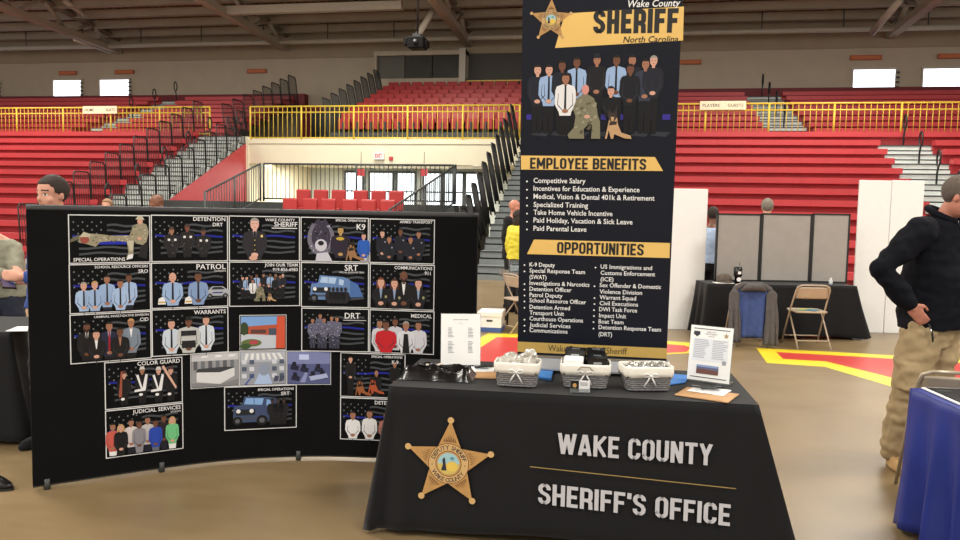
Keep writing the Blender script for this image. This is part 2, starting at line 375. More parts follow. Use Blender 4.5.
# --- man behind the curved display, only his head above the edge
bx,bz=(52-480)/780*4.98,4.98
lz=lambda py:1.6-(py-202.8)/(780/5.05)
J=dict(head=(0,.0,1.65),neck=(.01,.03,1.49),wl=(-.06,-.2,1.14),el=(.16,-.1,1.08),wr=(-.05,-.05,1.10),er=(-.1,.16,1.1),dl=Vector((-1,-.1,.05)),dr=Vector((-1,-.1,.1)))
blueshirt=mat('blue_polo_cotton',(44,72,140),rough=.85,var=.06)
person('dark-haired man in a blue shirt standing behind the curved display',CP(bx,bz,0),H=1.76,fa=math.radians(-38),top=blueshirt,bottom=M_blk,skin=M_skin,hair=brownhair,vox=.009,J=J,shoe=M_blk,topname='shirt',sleeve='long',look=math.radians(-24),tilt=-.1)
ph=MB(); ph.box((0,0,0),(.075,.15,.009),blackg); ph.box((0,0,.005),(.066,.135,.001),mat('phone_screen',(40,50,90),rough=.1))
q=ph.build('mobile_phone',bevel=.004); q.location=tuple(CP(bx-.15,bz-.24,1.10)); q.rotation_euler=(.3,.1,YAW+.7); tag(q,'dark mobile phone in the hand at the edge of the curved display','phone')
# --- woman in a grey-green sweater at the picture edge
sw=mat('grey_green_knit',(150,148,130),rough=.95,var=.12,scale=30,bump=.3,bscale=160)
wx,wz=(-3-480)/780*6.2,6.2
J=dict(pelvis=(0,.05,.86),neck=(-.02,-.05,1.33),head=(-.07,-.12,1.46),sl=(.12,0,1.2),sr=(-.17,-.05,1.22),wl=(.02,-.3,1.1),el=(.2,-.1,1.0),wr=(-.1,-.28,1.1),er=(-.25,-.05,1.0))
person('person in a grey-green sweater and jeans behind the black table',CP(wx,wz,0),H=1.56,fa=math.radians(30),top=sw,bottom=mat('dark_denim',(38,42,58),rough=.9,var=.1),skin=M_skin,hair=blondhair,hairlen=.08,vox=.011,J=J,topname='sweater',disp=.008,bodyw=1.1)
# --- two far heads beyond the display
person('small boyish person with light hair by the black stair rails',CP((107.5-480)/780*12,12,0),H=1.67,fa=.1,top=M_blk,bottom=M_blk,hair=blondhair,vox=.016,topname='shirt',shoe=M_blk)
person('dark-skinned person in a white shirt leaning by the steps behind the display',CP((161-480)/780*11,11,0),H=1.74,fa=-1.2,top=M_tee,bottom=M_blk,skin=M_skind,vox=.016,topname='shirt',shoe=M_blk,hair=mat('cropped_black_hair',(24,20,18),rough=.9),bald=True,J=dict(head=(-.06,-.03,1.62),neck=(.04,0,1.49)))
# --- bald man in black suit, person in yellow jacket
suit=mat('black_suit_wool',(18,18,21),rough=.9,var=.1,scale=20)
person('bald man in a black suit with a red tie behind the yellow jacket',CP((512-480)/780*12.9,12.9,0),H=1.79,fa=math.radians(62),top=suit,bottom=suit,skin=M_skin2,vox=.014,topname='coat',shirt=mat('red_shirt',(180,34,38),rough=.8),shoe=M_blk,bald=True,disp=.004)
person('person in a bright yellow padded jacket beside the tall banner',CP((516.5-480)/780*12.2,12.2,0),H=1.62,fa=math.radians(120),top=mat('yellow_padded_nylon',(222,206,56),rough=.55,var=.08,scale=12,bump=.3,bscale=30),bottom=suit,skin=M_skin,hair=brownhair,hairlen=.05,vox=.014,topname='padded_jacket',shoe=M_blk,disp=.012)
# --- two people behind the grey panels
person('person in a pale blue shirt and black trousers between partition and grey panels',CP((711-480)/780*11.3,11.3,0),H=1.72,fa=math.radians(150),top=mat('pale_blue_cotton',(176,196,226),rough=.85,var=.04),bottom=M_blk,skin=M_skind,hair=brownhair,vox=.014,topname='shirt',shoe=M_blk,bodyw=.85)
person('grey-haired person standing behind the grey three-panel display',CP((765-480)/780*11.6,11.6,0),H=1.86,fa=math.radians(160),top=M_grey,bottom=M_blk,skin=M_skin,hair=mat('grey_hair',(130,120,108),rough=.85,var=.2,scale=50),vox=.016,topname='shirt',shoe=M_blk)
# --- black shoe under the black table
c=G(-9,488,0); t=thing('shoe','glossy black leather shoe on the floor beside the curved display foot','shoe',c,YAW-.2)
a=MB(); rings(a,[((0,0,.012),(0,1,0),(1,0,0),.045,.14),((0,0,.035),(0,1,0),(1,0,0),.045,.14),((-.02,0,.06),(0,1,0),(1,0,0),.04,.11),((-.06,0,.09),(0,1,0),(1,0,0),.036,.06)],blackg); remesh(a,'upper',t,.008)
a=MB(); rings(a,[((0,0,.001),(0,1,0),(1,0,0),.05,.145),((0,0,.014),(0,1,0),(1,0,0),.05,.145)],M_dark); a.build('sole',t)
# ================================================================ SETTING
# floor: polished tan concrete with painted court lines in the same mesh
def floor_mat():
    m=bpy.data.materials.new('polished_tan_floor'); m.use_nodes=True; nt=m.node_tree; b=nt.nodes['Principled BSDF']
    tc=nt.nodes.new('ShaderNodeTexCoord')
    n1=nt.nodes.new('ShaderNodeTexNoise'); n1.inputs['Scale'].default_value=.7; n1.inputs['Detail'].default_value=6; n1.inputs['Distortion'].default_value=1.2
    n2=nt.nodes.new('ShaderNodeTexNoise'); n2.inputs['Scale'].default_value=5; n2.inputs['Detail'].default_value=5
    mp=nt.nodes.new('ShaderNodeMapping'); mp.inputs['Scale'].default_value=(.5,2,1)
    nt.links.new(tc.outputs['Object'],mp.inputs[0]); nt.links.new(tc.outputs['Object'],n1.inputs['Vector']); nt.links.new(mp.outputs[0],n2.inputs['Vector'])
    ad=nt.nodes.new('ShaderNodeMath'); ad.operation='ADD'; nt.links.new(n1.outputs['Fac'],ad.inputs[0])
    ml=nt.nodes.new('ShaderNodeMath'); ml.operation='MULTIPLY'; ml.inputs[1].default_value=.5; nt.links.new(n2.outputs['Fac'],ml.inputs[0]); nt.links.new(ml.outputs[0],ad.inputs[1])
    cr=nt.nodes.new('ShaderNodeValToRGB'); e=cr.color_ramp.elements; e[0].position=.5; e[1].position=.98
    e[0].color=(lin(122),lin(102),lin(72),1); e[1].color=(lin(141),lin(121),lin(89),1)
    nt.links.new(ad.outputs[0],cr.inputs[0]); nt.links.new(cr.outputs[0],b.inputs['Base Color'])
    rr=nt.nodes.new('ShaderNodeMapRange'); rr.inputs[3].default_value=.24; rr.inputs[4].default_value=.42; nt.links.new(n2.outputs['Fac'],rr.inputs[0]); nt.links.new(rr.outputs[0],b.inputs['Roughness'])
    return m
M_floor=floor_mat()
M_fred=mat('court_paint_red',(196,58,56),rough=.35,var=.05,scale=3); M_fyel=mat('court_paint_yellow',(232,208,44),rough=.35,var=.04,scale=3)
fm=MB()
fm.bx(-55,35,-12,37,-.2,0,M_floor)
def paint(px,m,h):
    pts=[G(x,y,0) for x,y in px]; n=len(pts)
    fm.add([(p.x,p.y,h) for p in pts],[tuple(range(n-1,-1,-1))],m)
paint([(756,348),(860,353.5),(990,361),(990,418),(896,388),(825,367),(767,363)],M_fyel,.0015)
paint([(776,352.2),(860,357),(990,365),(990,405),(897,379),(826,361.5),(783,359)],M_fred,.003)
paint([(448,357),(488,333.3),(600,336),(690,342.8),(698,346),(694,353),(600,358),(480,378)],M_fyel,.0015)
paint([(464,358),(497,337.3),(600,339.5),(684,345.6),(690,347.5),(687,352),(600,357),(480,377)],M_fred,.003)
fo=fm.build('floor'); tag(fo,kind='structure')

DW=36.0
wl=MB(); wl.bx(-55,35,DW,DW+.3,0,10.6,M_wall)
M_wallu=mat('tan_upper_wall',(160,144,122),rough=.85,var=.05,scale=1)
wl.bx(-55,35,DW-.06,DW,8.75,10.2,M_wallu)
tag(wl.build('wall_back'),kind='structure')
mb=MB(); mb.bx(-55,-15.4,DW-.5,DW-.02,6.35,7.0,M_maroon); mb.bx(-3.4,35,DW-.5,DW-.02,6.35,7.05,M_maroon); tag(mb.build('trim_1'),kind='structure')
# windows
M_sky=mat('daylight_glass',(232,238,250),rough=.2,var=0,emit=2.6)
def window(i,px0,px1):
    x0,x1=XD(px0,DW-.1),XD(px1,DW-.1)
    fr=MB(); a=.07
    for (u0,u1,v0,v1) in ((x0-a,x1+a,6.93,7.01),(x0-a,x1+a,7.83,7.93),(x0-a,x0,7.01,7.83),(x1,x1+a,7.01,7.83)): fr.bx(u0,u1,DW-.14,DW-.02,v0,v1,M_pipe)
    for k in range(4): fr.bx(x1+.0,x1+.16,DW-.2,DW-.14,7.06+k*.2,7.13+k*.2,M_dkg)
    w=tag(fr.build('window_%d'%i),kind='structure')
    g=MB(); g.bx(x0,x1,DW-.1,DW-.07,7.01,7.83,M_sky); g.build('pane',w)
for i,(a,b) in enumerate([(-26,2),(56.5,83.5),(102.5,131),(846,887),(915,957)]): window(i+1,a,b)
M_or=mat('rust_orange_sign',(176,88,50),rough=.6)
for i,(px,w,py,l) in enumerate([(67.5,1.0,73,'rust orange wall sign above the window beside the aisle steps'),(124,1.05,72,'rust orange wall sign above the window nearer the tall black rails'),(256.5,1.0,71,'rust orange wall sign on bare wall above black stepped rails'),(690,.95,62,'rust orange wall sign beside the tall banner edge'),(866,1.25,57.5,'rust orange wall sign above the window over the white aisle steps'),(955,1.3,56,'rust orange wall sign above the last window past the hoop rails')]):
    p=PD(px,py,DW-.1); o=MB(); o.box((0,0,0),(w,.05,.2),M_or); o.box((0,-.03,.0),(w*.9,.012,.12),mat('rust_orange_light',(196,112,66)))
    q=o.build('wall_sign'); q.location=(p.x,DW-.09,p.z); tag(q,l,'sign',group='orange signs along the upper wall')
# ceiling deck (corrugated), purlins, girders
SL=.11
def CH(D): return 10.1+SL*(DW-D) if D>6 else 10.1+SL*(DW-6)+.0*(6-D)
cm=MB(); vs=[];fs=[]; x=-55; k=0
xs=[]
while x<35: xs+= [(x,0),(x+.16,0),(x+.2,.09),(x+.34,.09)]; x+=.38
for (xx,dz) in xs:
    for D in (DW+.3,6,-12): vs.append((xx,D,CH(D)+dz))
n=len(xs)
for i in range(n-1):
    for j in range(2): fs.append((i*3+j,i*3+3+j,i*3+4+j,i*3+1+j))
cm.add(vs,fs,M_ceild)
co=cm.build('ceiling'); co.modifiers.new('s','SOLIDIFY').thickness=.04; tag(co,kind='structure')
def beam(name,D,px0=None,dep=.34):
    b=MB(); h=CH(D); b.bx(-55,35,D-.07,D+.07,h-dep,h-.02,M_ceil); b.bx(-55,35,D-.16,D+.16,h-dep-.03,h-dep,M_ceil)
    return b.build('roof_purlin')
for i,D in enumerate([35.3,34.0,32.7,31.4,30.1,28.8,27.5,25,22.5,20]):
    tag(beam('p',D),'long taupe roof purlin, %s out from the upper wall'%ORD[i],'roof beam','roof purlins under the deck')
for i,X in enumerate([-25.5,-16.5,-7.5,1.5,10.5]):
    t=thing('roof_truss','taupe roof truss '+['above the window by the far aisle steps','above the black stepped rails','above the press box','mostly hidden behind the tall banner','above the rust orange sign over the white steps'][i],'roof truss',(X,0,0),group='roof trusses')
    a=MB(); a.tube([(0,35.9,CH(35.9)-.25),(0,6,CH(6)-.25)],.16,M_ceil,n=4); a.build('top_chord',t)
    a=MB(); a.box((0,0,0),(.01,.01,.01),M_ceil); a=MB()
    a.add([(-.17,35.9,9.1),(.17,35.9,9.1),(.17,6,10.3),(-.17,6,10.3),(-.17,35.9,9.35),(.17,35.9,9.35),(.17,6,10.6),(-.17,6,10.6)],[(0,3,2,1),(4,5,6,7),(0,1,5,4),(1,2,6,5),(2,3,7,6),(3,0,4,7)],M_ceil); a.build('bottom_chord',t)
    D=35.4; k=0
    while D>22:
        D2=D-1.6; z0=9.25+(35.9-D)*.04; z1=CH(D2)-.2
        for (da,za,db,zb) in ((D,z0,D2,z1),(D2,z1,D2-1.6,z0+.06)):
            a=MB(); a.tube([(0,da,za),(0,db,zb)],.09,M_ceil,n=6); a.build('web_strut',t)
        D-=3.2
# kneebraces, pale struts
for i,(p0,p1,D0,D1,l) in enumerate([((437,4),(418,35),31,30,'pale diagonal strut beside the hanging black projector'),((64,0),(84,14),31,32,'pale diagonal roof strut over the far windows'),((74,40),(110,52.5),30,34,'thin bright tube hung below the purlins'),((900,0),(872,33),31,33,'pale diagonal strut over the white aisle steps')]):
    a=MB(); a.tube([PD(*p0,D0),PD(*p1,D1)],.13 if i!=2 else .05,M_pipe,n=8); tag(a.build('roof_strut'),l,'strut','pale roof struts')
a=MB(); p=PD(222,10.5,30); q=PD(402,5,30); a.bx(p.x,q.x,29.9,30.2,p.z-.17,p.z+.15,M_pipe); tag(a.build('heater_duct'),'long pale boxed duct crossing under the roof beside the projector','duct')
a=MB(); a.tube([(-55,34.9,9.3),(35,34.9,9.3)],.11,M_pipe,n=10); tag(a.build('sprinkler_pipe'),'long pale pipe running along the top of the upper wall','pipe')
for k in range(14):
    X=-30+k*3.2
    a=MB(); a.tube([(0,34.9,9.3),(0,34.9,CH(34.9))],.025,M_dkg,n=6); o=a.build('pipe_hanger',bpy.data.objects['sprinkler_pipe']); o.location.x=X
# hanging projector
p=PD(417.5,43.5,23)
t=thing('projector','black projector box hanging on a pole from the roof','projector',p)
M_pj=mat('projector_black',(12,12,13),rough=.8,var=.05,spec=.2)
a=MB(); a.box((0,0,0),(.5,.5,.34),M_pj); a.box((-.3,-.1,.02),(.12,.3,.22),M_pj); a.box((.29,0,-.03),(.1,.36,.2),M_pj); a.build('body',t,bevel=.03)
a=MB(); a.tube([(0,0,.15),(0,0,CH(23)-p.z)],.03,M_dark); a.box((0,0,.22),(.25,.25,.1),M_dark); a.build('ceiling_pole',t)
a=MB(); a.lathe([(.07,0),(.07,.04)],mat('lens_glass',(24,26,32),rough=.5),n=14,M=Matrix.Translation((0,-.25,0))@Matrix.Rotation(PI/2,4,'X')); a.build('lens',t)
# ---------------------------------------------------------------- bleachers
N=13; RISE=.315; RUN=9/13.0; D0=17.5
def rail_panel(mb,D,w,zb,zt,lean=0,m=M_dark,sp=.1,X=0):
    P=lambda d,z:(X-lean*(z-zb),d,z)
    c=.07
    mb.tube([P(D,zb),P(D,zt-c),P(D+c,zt),P(D+w-c,zt),P(D+w,zt-c),P(D+w,zb)],.022,m,n=6)
    mb.tube([P(D,zb+.1),P(D+w,zb+.1)],.015,m,n=4)
    k=1; n=int(w/sp)
    for k in range(1,n): mb.tube([P(D+w*k/n,zb+.1),P(D+w*k/n,zt)],.012,m,n=4)
def hoop(mb,X,D,z,h=1.1,m=M_dark):
    pts=[(X,D,z),(X,D,z+.45),(X,D-.06,z+.62)]
    for k in range(9): a=-PI/2+PI*2*k/8*.98; pts.append((X,D-.06+math.cos(a)*.13,z+.84+math.sin(a)*.22))
    mb.tube(pts,.027,m,n=6); mb.bx(X-.06,X+.06,D-.06,D+.06,z,z+.1,m)
M_stepL=M_step; M_step_shade=mat('step_shaded_aluminium',(122,128,128),rough=.5,var=.08,scale=4)  # second step grey is darkened to paint in the shade on one aisle
def bleacher(name,label,x0,x1,aisles,rows,d0,z0,rise,run,groupname,hoops=True,red=M_red,redd=M_redd):
    t=thing(name,label,'bleachers',((x0+x1)/2,d0,z0)); ox,oy,oz=(x0+x1)/2,d0,z0
    for k in range(rows):
        f=k*rise; D=k*run; mb=MB()
        segs=[];c=x0
        for a,b in sorted(aisles):
            if a==7.25 and k==rows-1: continue
            if a>c: segs.append((c,a))
            c=b
        if c<x1: segs.append((c,x1))
        for a,b in segs:
            a-=ox; b-=ox
            mb.bx(a,b,D,D+.3,f+.29,f+.43,red); mb.bx(a,b,D+.012,D+.29,f+.43,f+.445,red)
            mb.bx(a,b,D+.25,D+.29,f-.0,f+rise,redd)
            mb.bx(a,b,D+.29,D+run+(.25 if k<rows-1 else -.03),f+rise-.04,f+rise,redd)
            x=a+.5
            while x<b: mb.bx(x-.006,x+.006,D-.002,D+.02,f+.29,f+.432,redd); x+=1.9
        mb.build('bench_row',t,bevel=0)
        for a,b in aisles:
            M_step=M_step_shade if a==-3.5 else M_stepL
            if a==7.25 and k==rows-1: 
                continue
            a-=ox; b-=ox; s=MB()
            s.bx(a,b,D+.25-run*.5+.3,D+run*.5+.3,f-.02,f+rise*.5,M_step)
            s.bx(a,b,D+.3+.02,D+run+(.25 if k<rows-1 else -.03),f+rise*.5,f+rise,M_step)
            s.bx(a,b,D+.3,D+.33,f+rise-.03,f+rise+.004,M_dkg); s.bx(a,b,D+.25-run*.5+.3,D+.28-run*.5+.3,f+rise*.5-.03,f+rise*.5+.004,M_dkg)
            s.build('aisle_step',t)
            if hoops and k%2==1 and k>0:
                h=MB(); hoop(h,(a+b)/2,D+.4,f+rise*.5); h.build('hoop_handrail',t)
    return t
LB=bleacher('bleacher','long red bleacher with grey end steps behind the curved photo display',-50,-13.75,[(-15.4,-13.75)],N,D0,0,RISE,RUN,'lower')
for k in range(N):
    h=MB(); rail_panel(h,k*RUN,RUN-.03,k*RISE-.05,k*RISE+1.2,lean=.03,X=(-13.72+31.875)); h.build('rail_panel',LB)
    h=MB(); rail_panel(h,k*RUN+.1,RUN-.03,k*RISE+.2,k*RISE+1.55,lean=.05,X=(-15.42+31.875),sp=.09); h.build('rail_panel',LB)
# red end panel of that bleacher
e=MB(); ox=-31.875
e.add([(-13.7-ox,.3,0),(-13.7-ox,9.2,0),(-13.7-ox,9.2,4.0),(-13.7-ox,.3,.1)],[(0,1,2,3)],M_red); e.build('end_panel',LB)
RB=bleacher('bleacher','long red bleacher with white aisle steps and hoop rails behind the grey panels',-3.5,30,[(-3.5,-1.7),(7.25,8.75)],N,D0,0,RISE,RUN,'lower')
for k in range(N):
    h=MB(); rail_panel(h,k*RUN,RUN-.05,k*RISE-.1,k*RISE+1.35,lean=.2,X=(-3.68-13.25),sp=.09); h.build('rail_panel',RB)
# upper level slab (concourse) and walk
wk=MB(); wk.bx(-55,-13.7,26.5,36,3.95,4.12,M_cream); wk.bx(-13.7,-3.3,26.76,36,3.95,4.12,M_cream); wk.bx(-3.3,35,26.5,36,3.95,4.12,M_cream)
tag(wk.build('floor_upper'),kind='structure')
UZ=4.12; UR=.3; UN=8; URUN=.85
LU=bleacher('bleacher','upper red bleacher with narrow steps, behind the yellow railing over the photo display',-50,-15.4,[(-22.1,-20.7)],UN,28,UZ,UR,URUN,'upper')
for k in range(UN):
    h=MB(); rail_panel(h,k*URUN,URUN-.03,k*UR-.05,k*UR+1.4,lean=.12,X=(-15.36+32.7),sp=.1); h.build('rail_panel',LU)
RU=bleacher('bleacher','upper red bleacher with narrow steps, behind the yellow railing beside the banner',-3.4,30,[(4.5,6.0)],UN,28,UZ,UR,URUN,'upper')
# centre upper terrace with individual seats
tr=MB()
for k in range(UN): tr.bx(-11.1,-3.4,28+k*URUN,35.2,UZ+(k)*UR,UZ+(k+1)*UR,M_dkg)
t=thing('seating_terrace','dark stepped terrace carrying the rows of red seats below the press box','terrace',(0,0,0)); tr.build('riser',t)
for k in range(UN):
    h=MB(); rail_panel(h,28+k*URUN,URUN-.03,UZ+k*UR+.1,UZ+k*UR+1.6,lean=.2,X=-11.15,sp=.1,m=M_dkg); h.build('rail_panel',t)
def arena_seat():
    a=MB()
    a.box((0,.0,.22),(.07,.3,.42),M_dkg)
    a.box((0,.02,.36),(.46,.16,.4),M_seat)
    a.box((0,.2,.66),(.47,.07,.42),M_seat,M=Matrix.Translation((0,.04,0))@Matrix.Rotation(-.12,4,'X'))
    return a.build('arena_seat',bevel=.02)
S0=arena_seat(); first=True
for k in range(UN):
    for j in range(14):
        X=-10.75+j*.55
        if k in(0,) and j==99: continue
        o=S0 if first else S0.copy()
        if not first: COL.objects.link(o)
        first=False
        o.location=(X,28.5+k*URUN,UZ+(k+1)*UR)
        tag(o,'red seat, %s from the black side rails, %s row above yellow railing'%(ORD[j],ORD[k]),'seat','red seats on the upper terrace')
# lower centre seats on a low platform
pf=MB(); pf.bx(-11.3,-4.3,17.9,18.88,0,.85,M_dkg)
tag(pf.build('seating_platform'),'dark low platform step carrying the front row of red seats','platform')
pf=MB(); pf.bx(-11.3,-4.3,18.9,20.8,0,1.1,M_dkg)
tag(pf.build('seating_platform'),'dark low platform step carrying the back row of red seats before the dark railing','platform')
def big_seat():
    t=thing('stadium_seat','x','seat')
    a=MB(); a.box((0,-.05,.45),(.39,.46,.09),M_seat); a.build('seat',t,bevel=.03)
    a=MB(); a.box((0,.2,.72),(.405,.09,.5),M_seat); a.build('backrest',t,bevel=.04)
    a=MB(); a.box((0,.1,.22),(.1,.3,.44),M_dark); a.box((-.21,.02,.5),(.02,.4,.3),M_dark); a.build('bracket',t)
    return t
B0=big_seat(); n=0
for row,(D,z,xs) in enumerate([(18.4,.85,[281,304,327,351,375,401]),(19.35,1.1,[298,322,345,370.5,392,417])]):
    for j,px in enumerate(xs):
        X=XD(px if row==0 else px-3,D)
        if row==1: X=XD([300.5,318,336,358,376,394][j],D)
        if row==0: X=XD([287,307,325.5,347,366,385.5][j],D)
        o=B0 if n==0 else dup(B0); n+=1; o.location=(X,D,z)
        tag(o,'red padded seat, %s from the red end panel, %s row on dark platform'%(ORD[j],['front','back'][row]),'seat','red seats on the low platform')
# black railings round the platform
def baluster_rail(name,label,p0,p1,h,post_every,m=M_dkg,sp=.13,r=.012,tr=.028,mid=None,cat='railing',group=None,bot=.08):
    p0=Vector(p0);p1=Vector(p1); t=thing(name,label,cat,p0,group=group); L=(p1-p0).length; d=(p1-p0)
    up=Vector((0,0,1))
    a=MB(); a.tube([up*h,d+up*h],tr,m,n=6); a.build('top_rail',t)
    if mid: a=MB(); a.tube([up*mid,d+up*mid],tr*.8,m,n=6); a.build('middle_rail',t)
    a=MB(); a.tube([up*bot,d+up*bot],tr*.8,m,n=6); a.build('bottom_rail',t)
    ns=max(1,round(L/post_every))
    for k in range(ns+1): a=MB(); q=d*(k/ns); a.tube([q,q+up*h],tr*1.15,m,n=6); a.build('post',t)
    for k in range(ns):
        a=MB(); nb=int(L/ns/sp)
        for j in range(1,nb): q=d*((k+j/nb)/ns); a.tube([q+up*bot,q+up*h],r,m,n=4)
        a.build('baluster_panel',t)
    return t
baluster_rail('railing','dark baluster railing behind the red seats on the platform',(-10.35,21,1.75),(-4.75,21,1.75),1.07,2.8)
baluster_rail('railing','dark sloping stair railing beside the red bleacher end panel',(XD(205,18),18,.86),(-10.42,20.94,1.75),1.07,2)
baluster_rail('railing','dark sloping stair railing beside the stepped black blades',(-5.3,16.9,.5),(-4.68,20.9,1.75),1.07,2)
pl=MB(); pl.bx(-13.6,-4.7,20.9,26.4,0,1.73,M_dkg); tag(pl.build('floor_landing'),kind='structure')
# yellow rails on upper walk
def yellow(label,x0,x1,z=4.14):
    return baluster_rail('guard_railing',label,(x0,26.55,z),(x1,26.55,z),5.19-z,2.0,m=M_yel,sp=.165,r=.013,tr=.03,mid=4.98-z,group='yellow railings on the upper walk')
yellow('yellow railing above the long red bleacher behind the photo display',-37.5,-15.2)
yellow('yellow railing on the cream balcony in front of the red terrace seats',-13.6,-3.75,z=4.0)
yellow('yellow railing above the red bleacher beside the banner',-3.55,20)
def rail_sign(px0,px1,py,l,w1,w2):
    p=PD(px0,py,26.45); q=PD(px1,py,26.45); w=q.x-p.x; o=MB(); o.bx(0,w,-.015,.015,-.14,.14,mat('cream_sign_board',(232,222,190)))
    g=ink(90,90,80)
    a=o.tw(w1,.08,-.05,.1,g,l=17,off=.01); o.tw(w2,w-.08,-.05,.1,g,l=17,align='R',off=.01)
    b=o.build('railing_sign'); b.location=p; tag(b,l,'sign',group='cream signs on the yellow railings')
rail_sign(83,117,110,'cream sign on the yellow railing by the far aisle steps','HOME','SEATS')
rail_sign(700,746,105.5,'cream sign on the yellow railing beside the banner','PLAYERS','GUESTS')
# balcony and centre bay
cb=MB(); cb.bx(-13.6,-3.3,26.45,26.75,3.15,4.0,M_cream); cb.bx(-13.6,-3.3,26.41,26.45,3.86,4.0,M_cream); tag(cb.build('wall_balcony'),kind='structure')
sl=MB(); sl.bx(-13.7,-3.3,26.7,32,3.3,3.4,M_cream); tag(sl.build('ceiling_concourse'),kind='structure')
bw=MB(); bw.bx(-13.7,-3.2,32,32.2,0,4,mat('pale_grey_wall',(196,204,200),rough=.8)); bw.bx(-13.72,-13.6,26.4,32.2,0,4.1,M_cream); tag(bw.build('wall_concourse'),kind='structure')
M_glow=mat('bright_door_glass',(228,240,248),rough=.1,var=0,emit=1.5)
for i,(px0,px1) in enumerate([(346,362),(370,392),(397,414),(424,440),(445,462),(466,480)]):
    x0,x1=XD(px0,31.9),XD(px1,31.9); o=MB()
    for (a,b,c,d) in ((x0-.08,x0,1.73,3.2),(x1,x1+.08,1.73,3.2),(x0,x1,3.1,3.2),(x0,x1,2.3,2.36)): o.bx(a,b,31.86,31.96,c,d,M_dkg)
    w=tag(o.build('door_%d'%(i+1)),kind='structure'); g=MB(); g.bx(x0,x1,31.9,31.94,1.73,3.1,M_glow); g.build('pane',w)
M_lamp=mat('lamp_glow',(255,250,235),var=0,emit=6)
for i,(px,l) in enumerate([(268,'glowing round ceiling light over the sloping stair railing'),(396,'glowing round ceiling light under the balcony exit sign'),(474,'glowing round ceiling light above the black blades')]):
    o=MB(); X=XD(px,28); o.lathe([(.36,0),(.38,.06)],M_lamp,n=18); q=o.build('ceiling_light'); q.location=(X,28,3.24); tag(q,l,'light','lights under the balcony')
for i,px in enumerate((361,424)):
    p=PD(px,172.5,26); o=MB(); o.box((0,0,0),(.26,.04,.24),M_red); o.tube([(0,0,.1),(0,0,.7)],.01,M_dark); q=o.build('hanging_sign'); q.location=p; tag(q,['small red hanging sign under the exit sign','small red hanging sign above the sloping stair railing near the blades'][i],'sign','red hanging signs')
p=PD(379,156,26.39); o=MB(); o.box((0,0,0),(.36,.1,.24),M_white); o.t2('EXIT',-.13,-.07,.13,.08,ink(200,50,50),l=52,off=.03); q=o.build('exit_sign'); q.location=p; tag(q,'white exit sign with red letters on the cream balcony front','sign')
p=PD(391,158.5,26.42); o=MB(); o.box((0,0,0),(.13,.06,.13),M_red); q=o.build('fire_alarm'); q.location=p; tag(q,'small red fire alarm beside the exit sign','alarm')
# press box
t=thing('press_box','press box with dark windows high above the red terrace seats','press box',(0,0,0))
x0,x1,x2=XD(374,35.4),XD(464,35.4),XD(526,35.4)
a=MB(); a.bx(x0,x1,35.2,36,6.8,7.6,M_wall); a.bx(x0,x1,35.2,36,8.65,8.85,M_wall); a.bx(x0,x0+.12,35.2,36,7.6,8.65,M_wall); a.bx(XD(457,35.2),x1,35.1,36,6.8,8.9,M_pipe); a.build('wall_frame',t)
M_dg=mat('dark_booth_glass',(66,66,62),rough=.15,var=.1,scale=2)
xa=x0+.12; xb=XD(457,35.2); W=(xb-xa)/3
for k in range(3): a=MB(); a.bx(xa+W*k+.02,xa+W*(k+1)-.02,35.4,35.43,7.6,8.65,M_dg if k else mat('lighter_booth_glass',(96,96,88),rough=.2)); a.build('window_pane',t)
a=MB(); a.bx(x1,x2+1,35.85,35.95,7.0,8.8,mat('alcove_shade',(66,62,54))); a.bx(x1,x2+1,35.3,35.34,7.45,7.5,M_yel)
for k in range(9): a.bx(x1+.1+k*.3,x1+.13+k*.3,35.3,35.33,7.0,7.47,M_yel)
a.build('alcove',t)
# dark tunnel mouth between upper sections
a=MB(); a.bx(-15.2,-11.3,34.5,35.2,4.12,6.3,M_maroon); a.bx(-14.6,-12.2,34.44,34.5,4.12,6.0,M_dark); tag(a.build('door_9'),kind='structure')
# ================================================================ PHOTO DISPLAY BOARD
BH=1.566
ctl=[tuple(G(x,y,.03).xy) for x,y in ((33,486.5),(66,481.5),(110,474.8),(160,467.5),(212,461),(262,457),(320,455.3),(373,456.8),(425,459.5),(473,463))]
def crom(P,t):
    n=len(P)-1; i=min(int(t*n),n-1); u=t*n-i
    p1=P[i];p2=P[i+1];p0=P[i-1] if i>0 else (2*p1[0]-p2[0],2*p1[1]-p2[1]); p3=P[i+2] if i+2<=n else (2*p2[0]-p1[0],2*p2[1]-p1[1])
    return tuple(.5*((2*p1[k])+(-p0[k]+p2[k])*u+(2*p0[k]-5*p1[k]+4*p2[k]-p3[k])*u*u+(-p0[k]+3*p1[k]-3*p2[k]+p3[k])*u**3) for k in (0,1))
NB=80
bp=[Vector((*crom(ctl,i/NB),0)) for i in range(NB+1)]
bcen=bp[NB//2]
def bnorm(i):
    a=bp[max(0,i-1)]; b=bp[min(NB,i+1)]; d=(b-a).normalized(); return Vector((d.y,-d.x,0))
board=thing('photo_display','curved black fabric pop-up display covered with framed unit photographs','display',bcen)
a=MB(); vs=[];fs=[]
for i in range(NB+1):
    n=bnorm(i); p=bp[i]-bcen
    for q in (p,p-n*.035):
        for z in (.03,BH): vs.append((q.x,q.y,z))
for i in range(NB):
    o=i*4; q=o+4
    fs+= [(o,q,q+1,o+1),(o+3,q+3,q+2,o+2),(o+1,q+1,q+3,o+3),(o+2,q+2,q,o)]
fs+=[(0,1,3,2),(NB*4,NB*4+2,NB*4+3,NB*4+1)]
a.add(vs,fs,M_vel); a.build('fabric_panel',board)
a=MB(); a.tube([Vector(bp[i]-bcen)+Vector((0,0,BH))-bnorm(i)*.017 for i in range(0,NB+1,2)],.02,mat('display_edge_trim',(44,44,47),rough=.6),n=8); a.build('top_edge_trim',board)
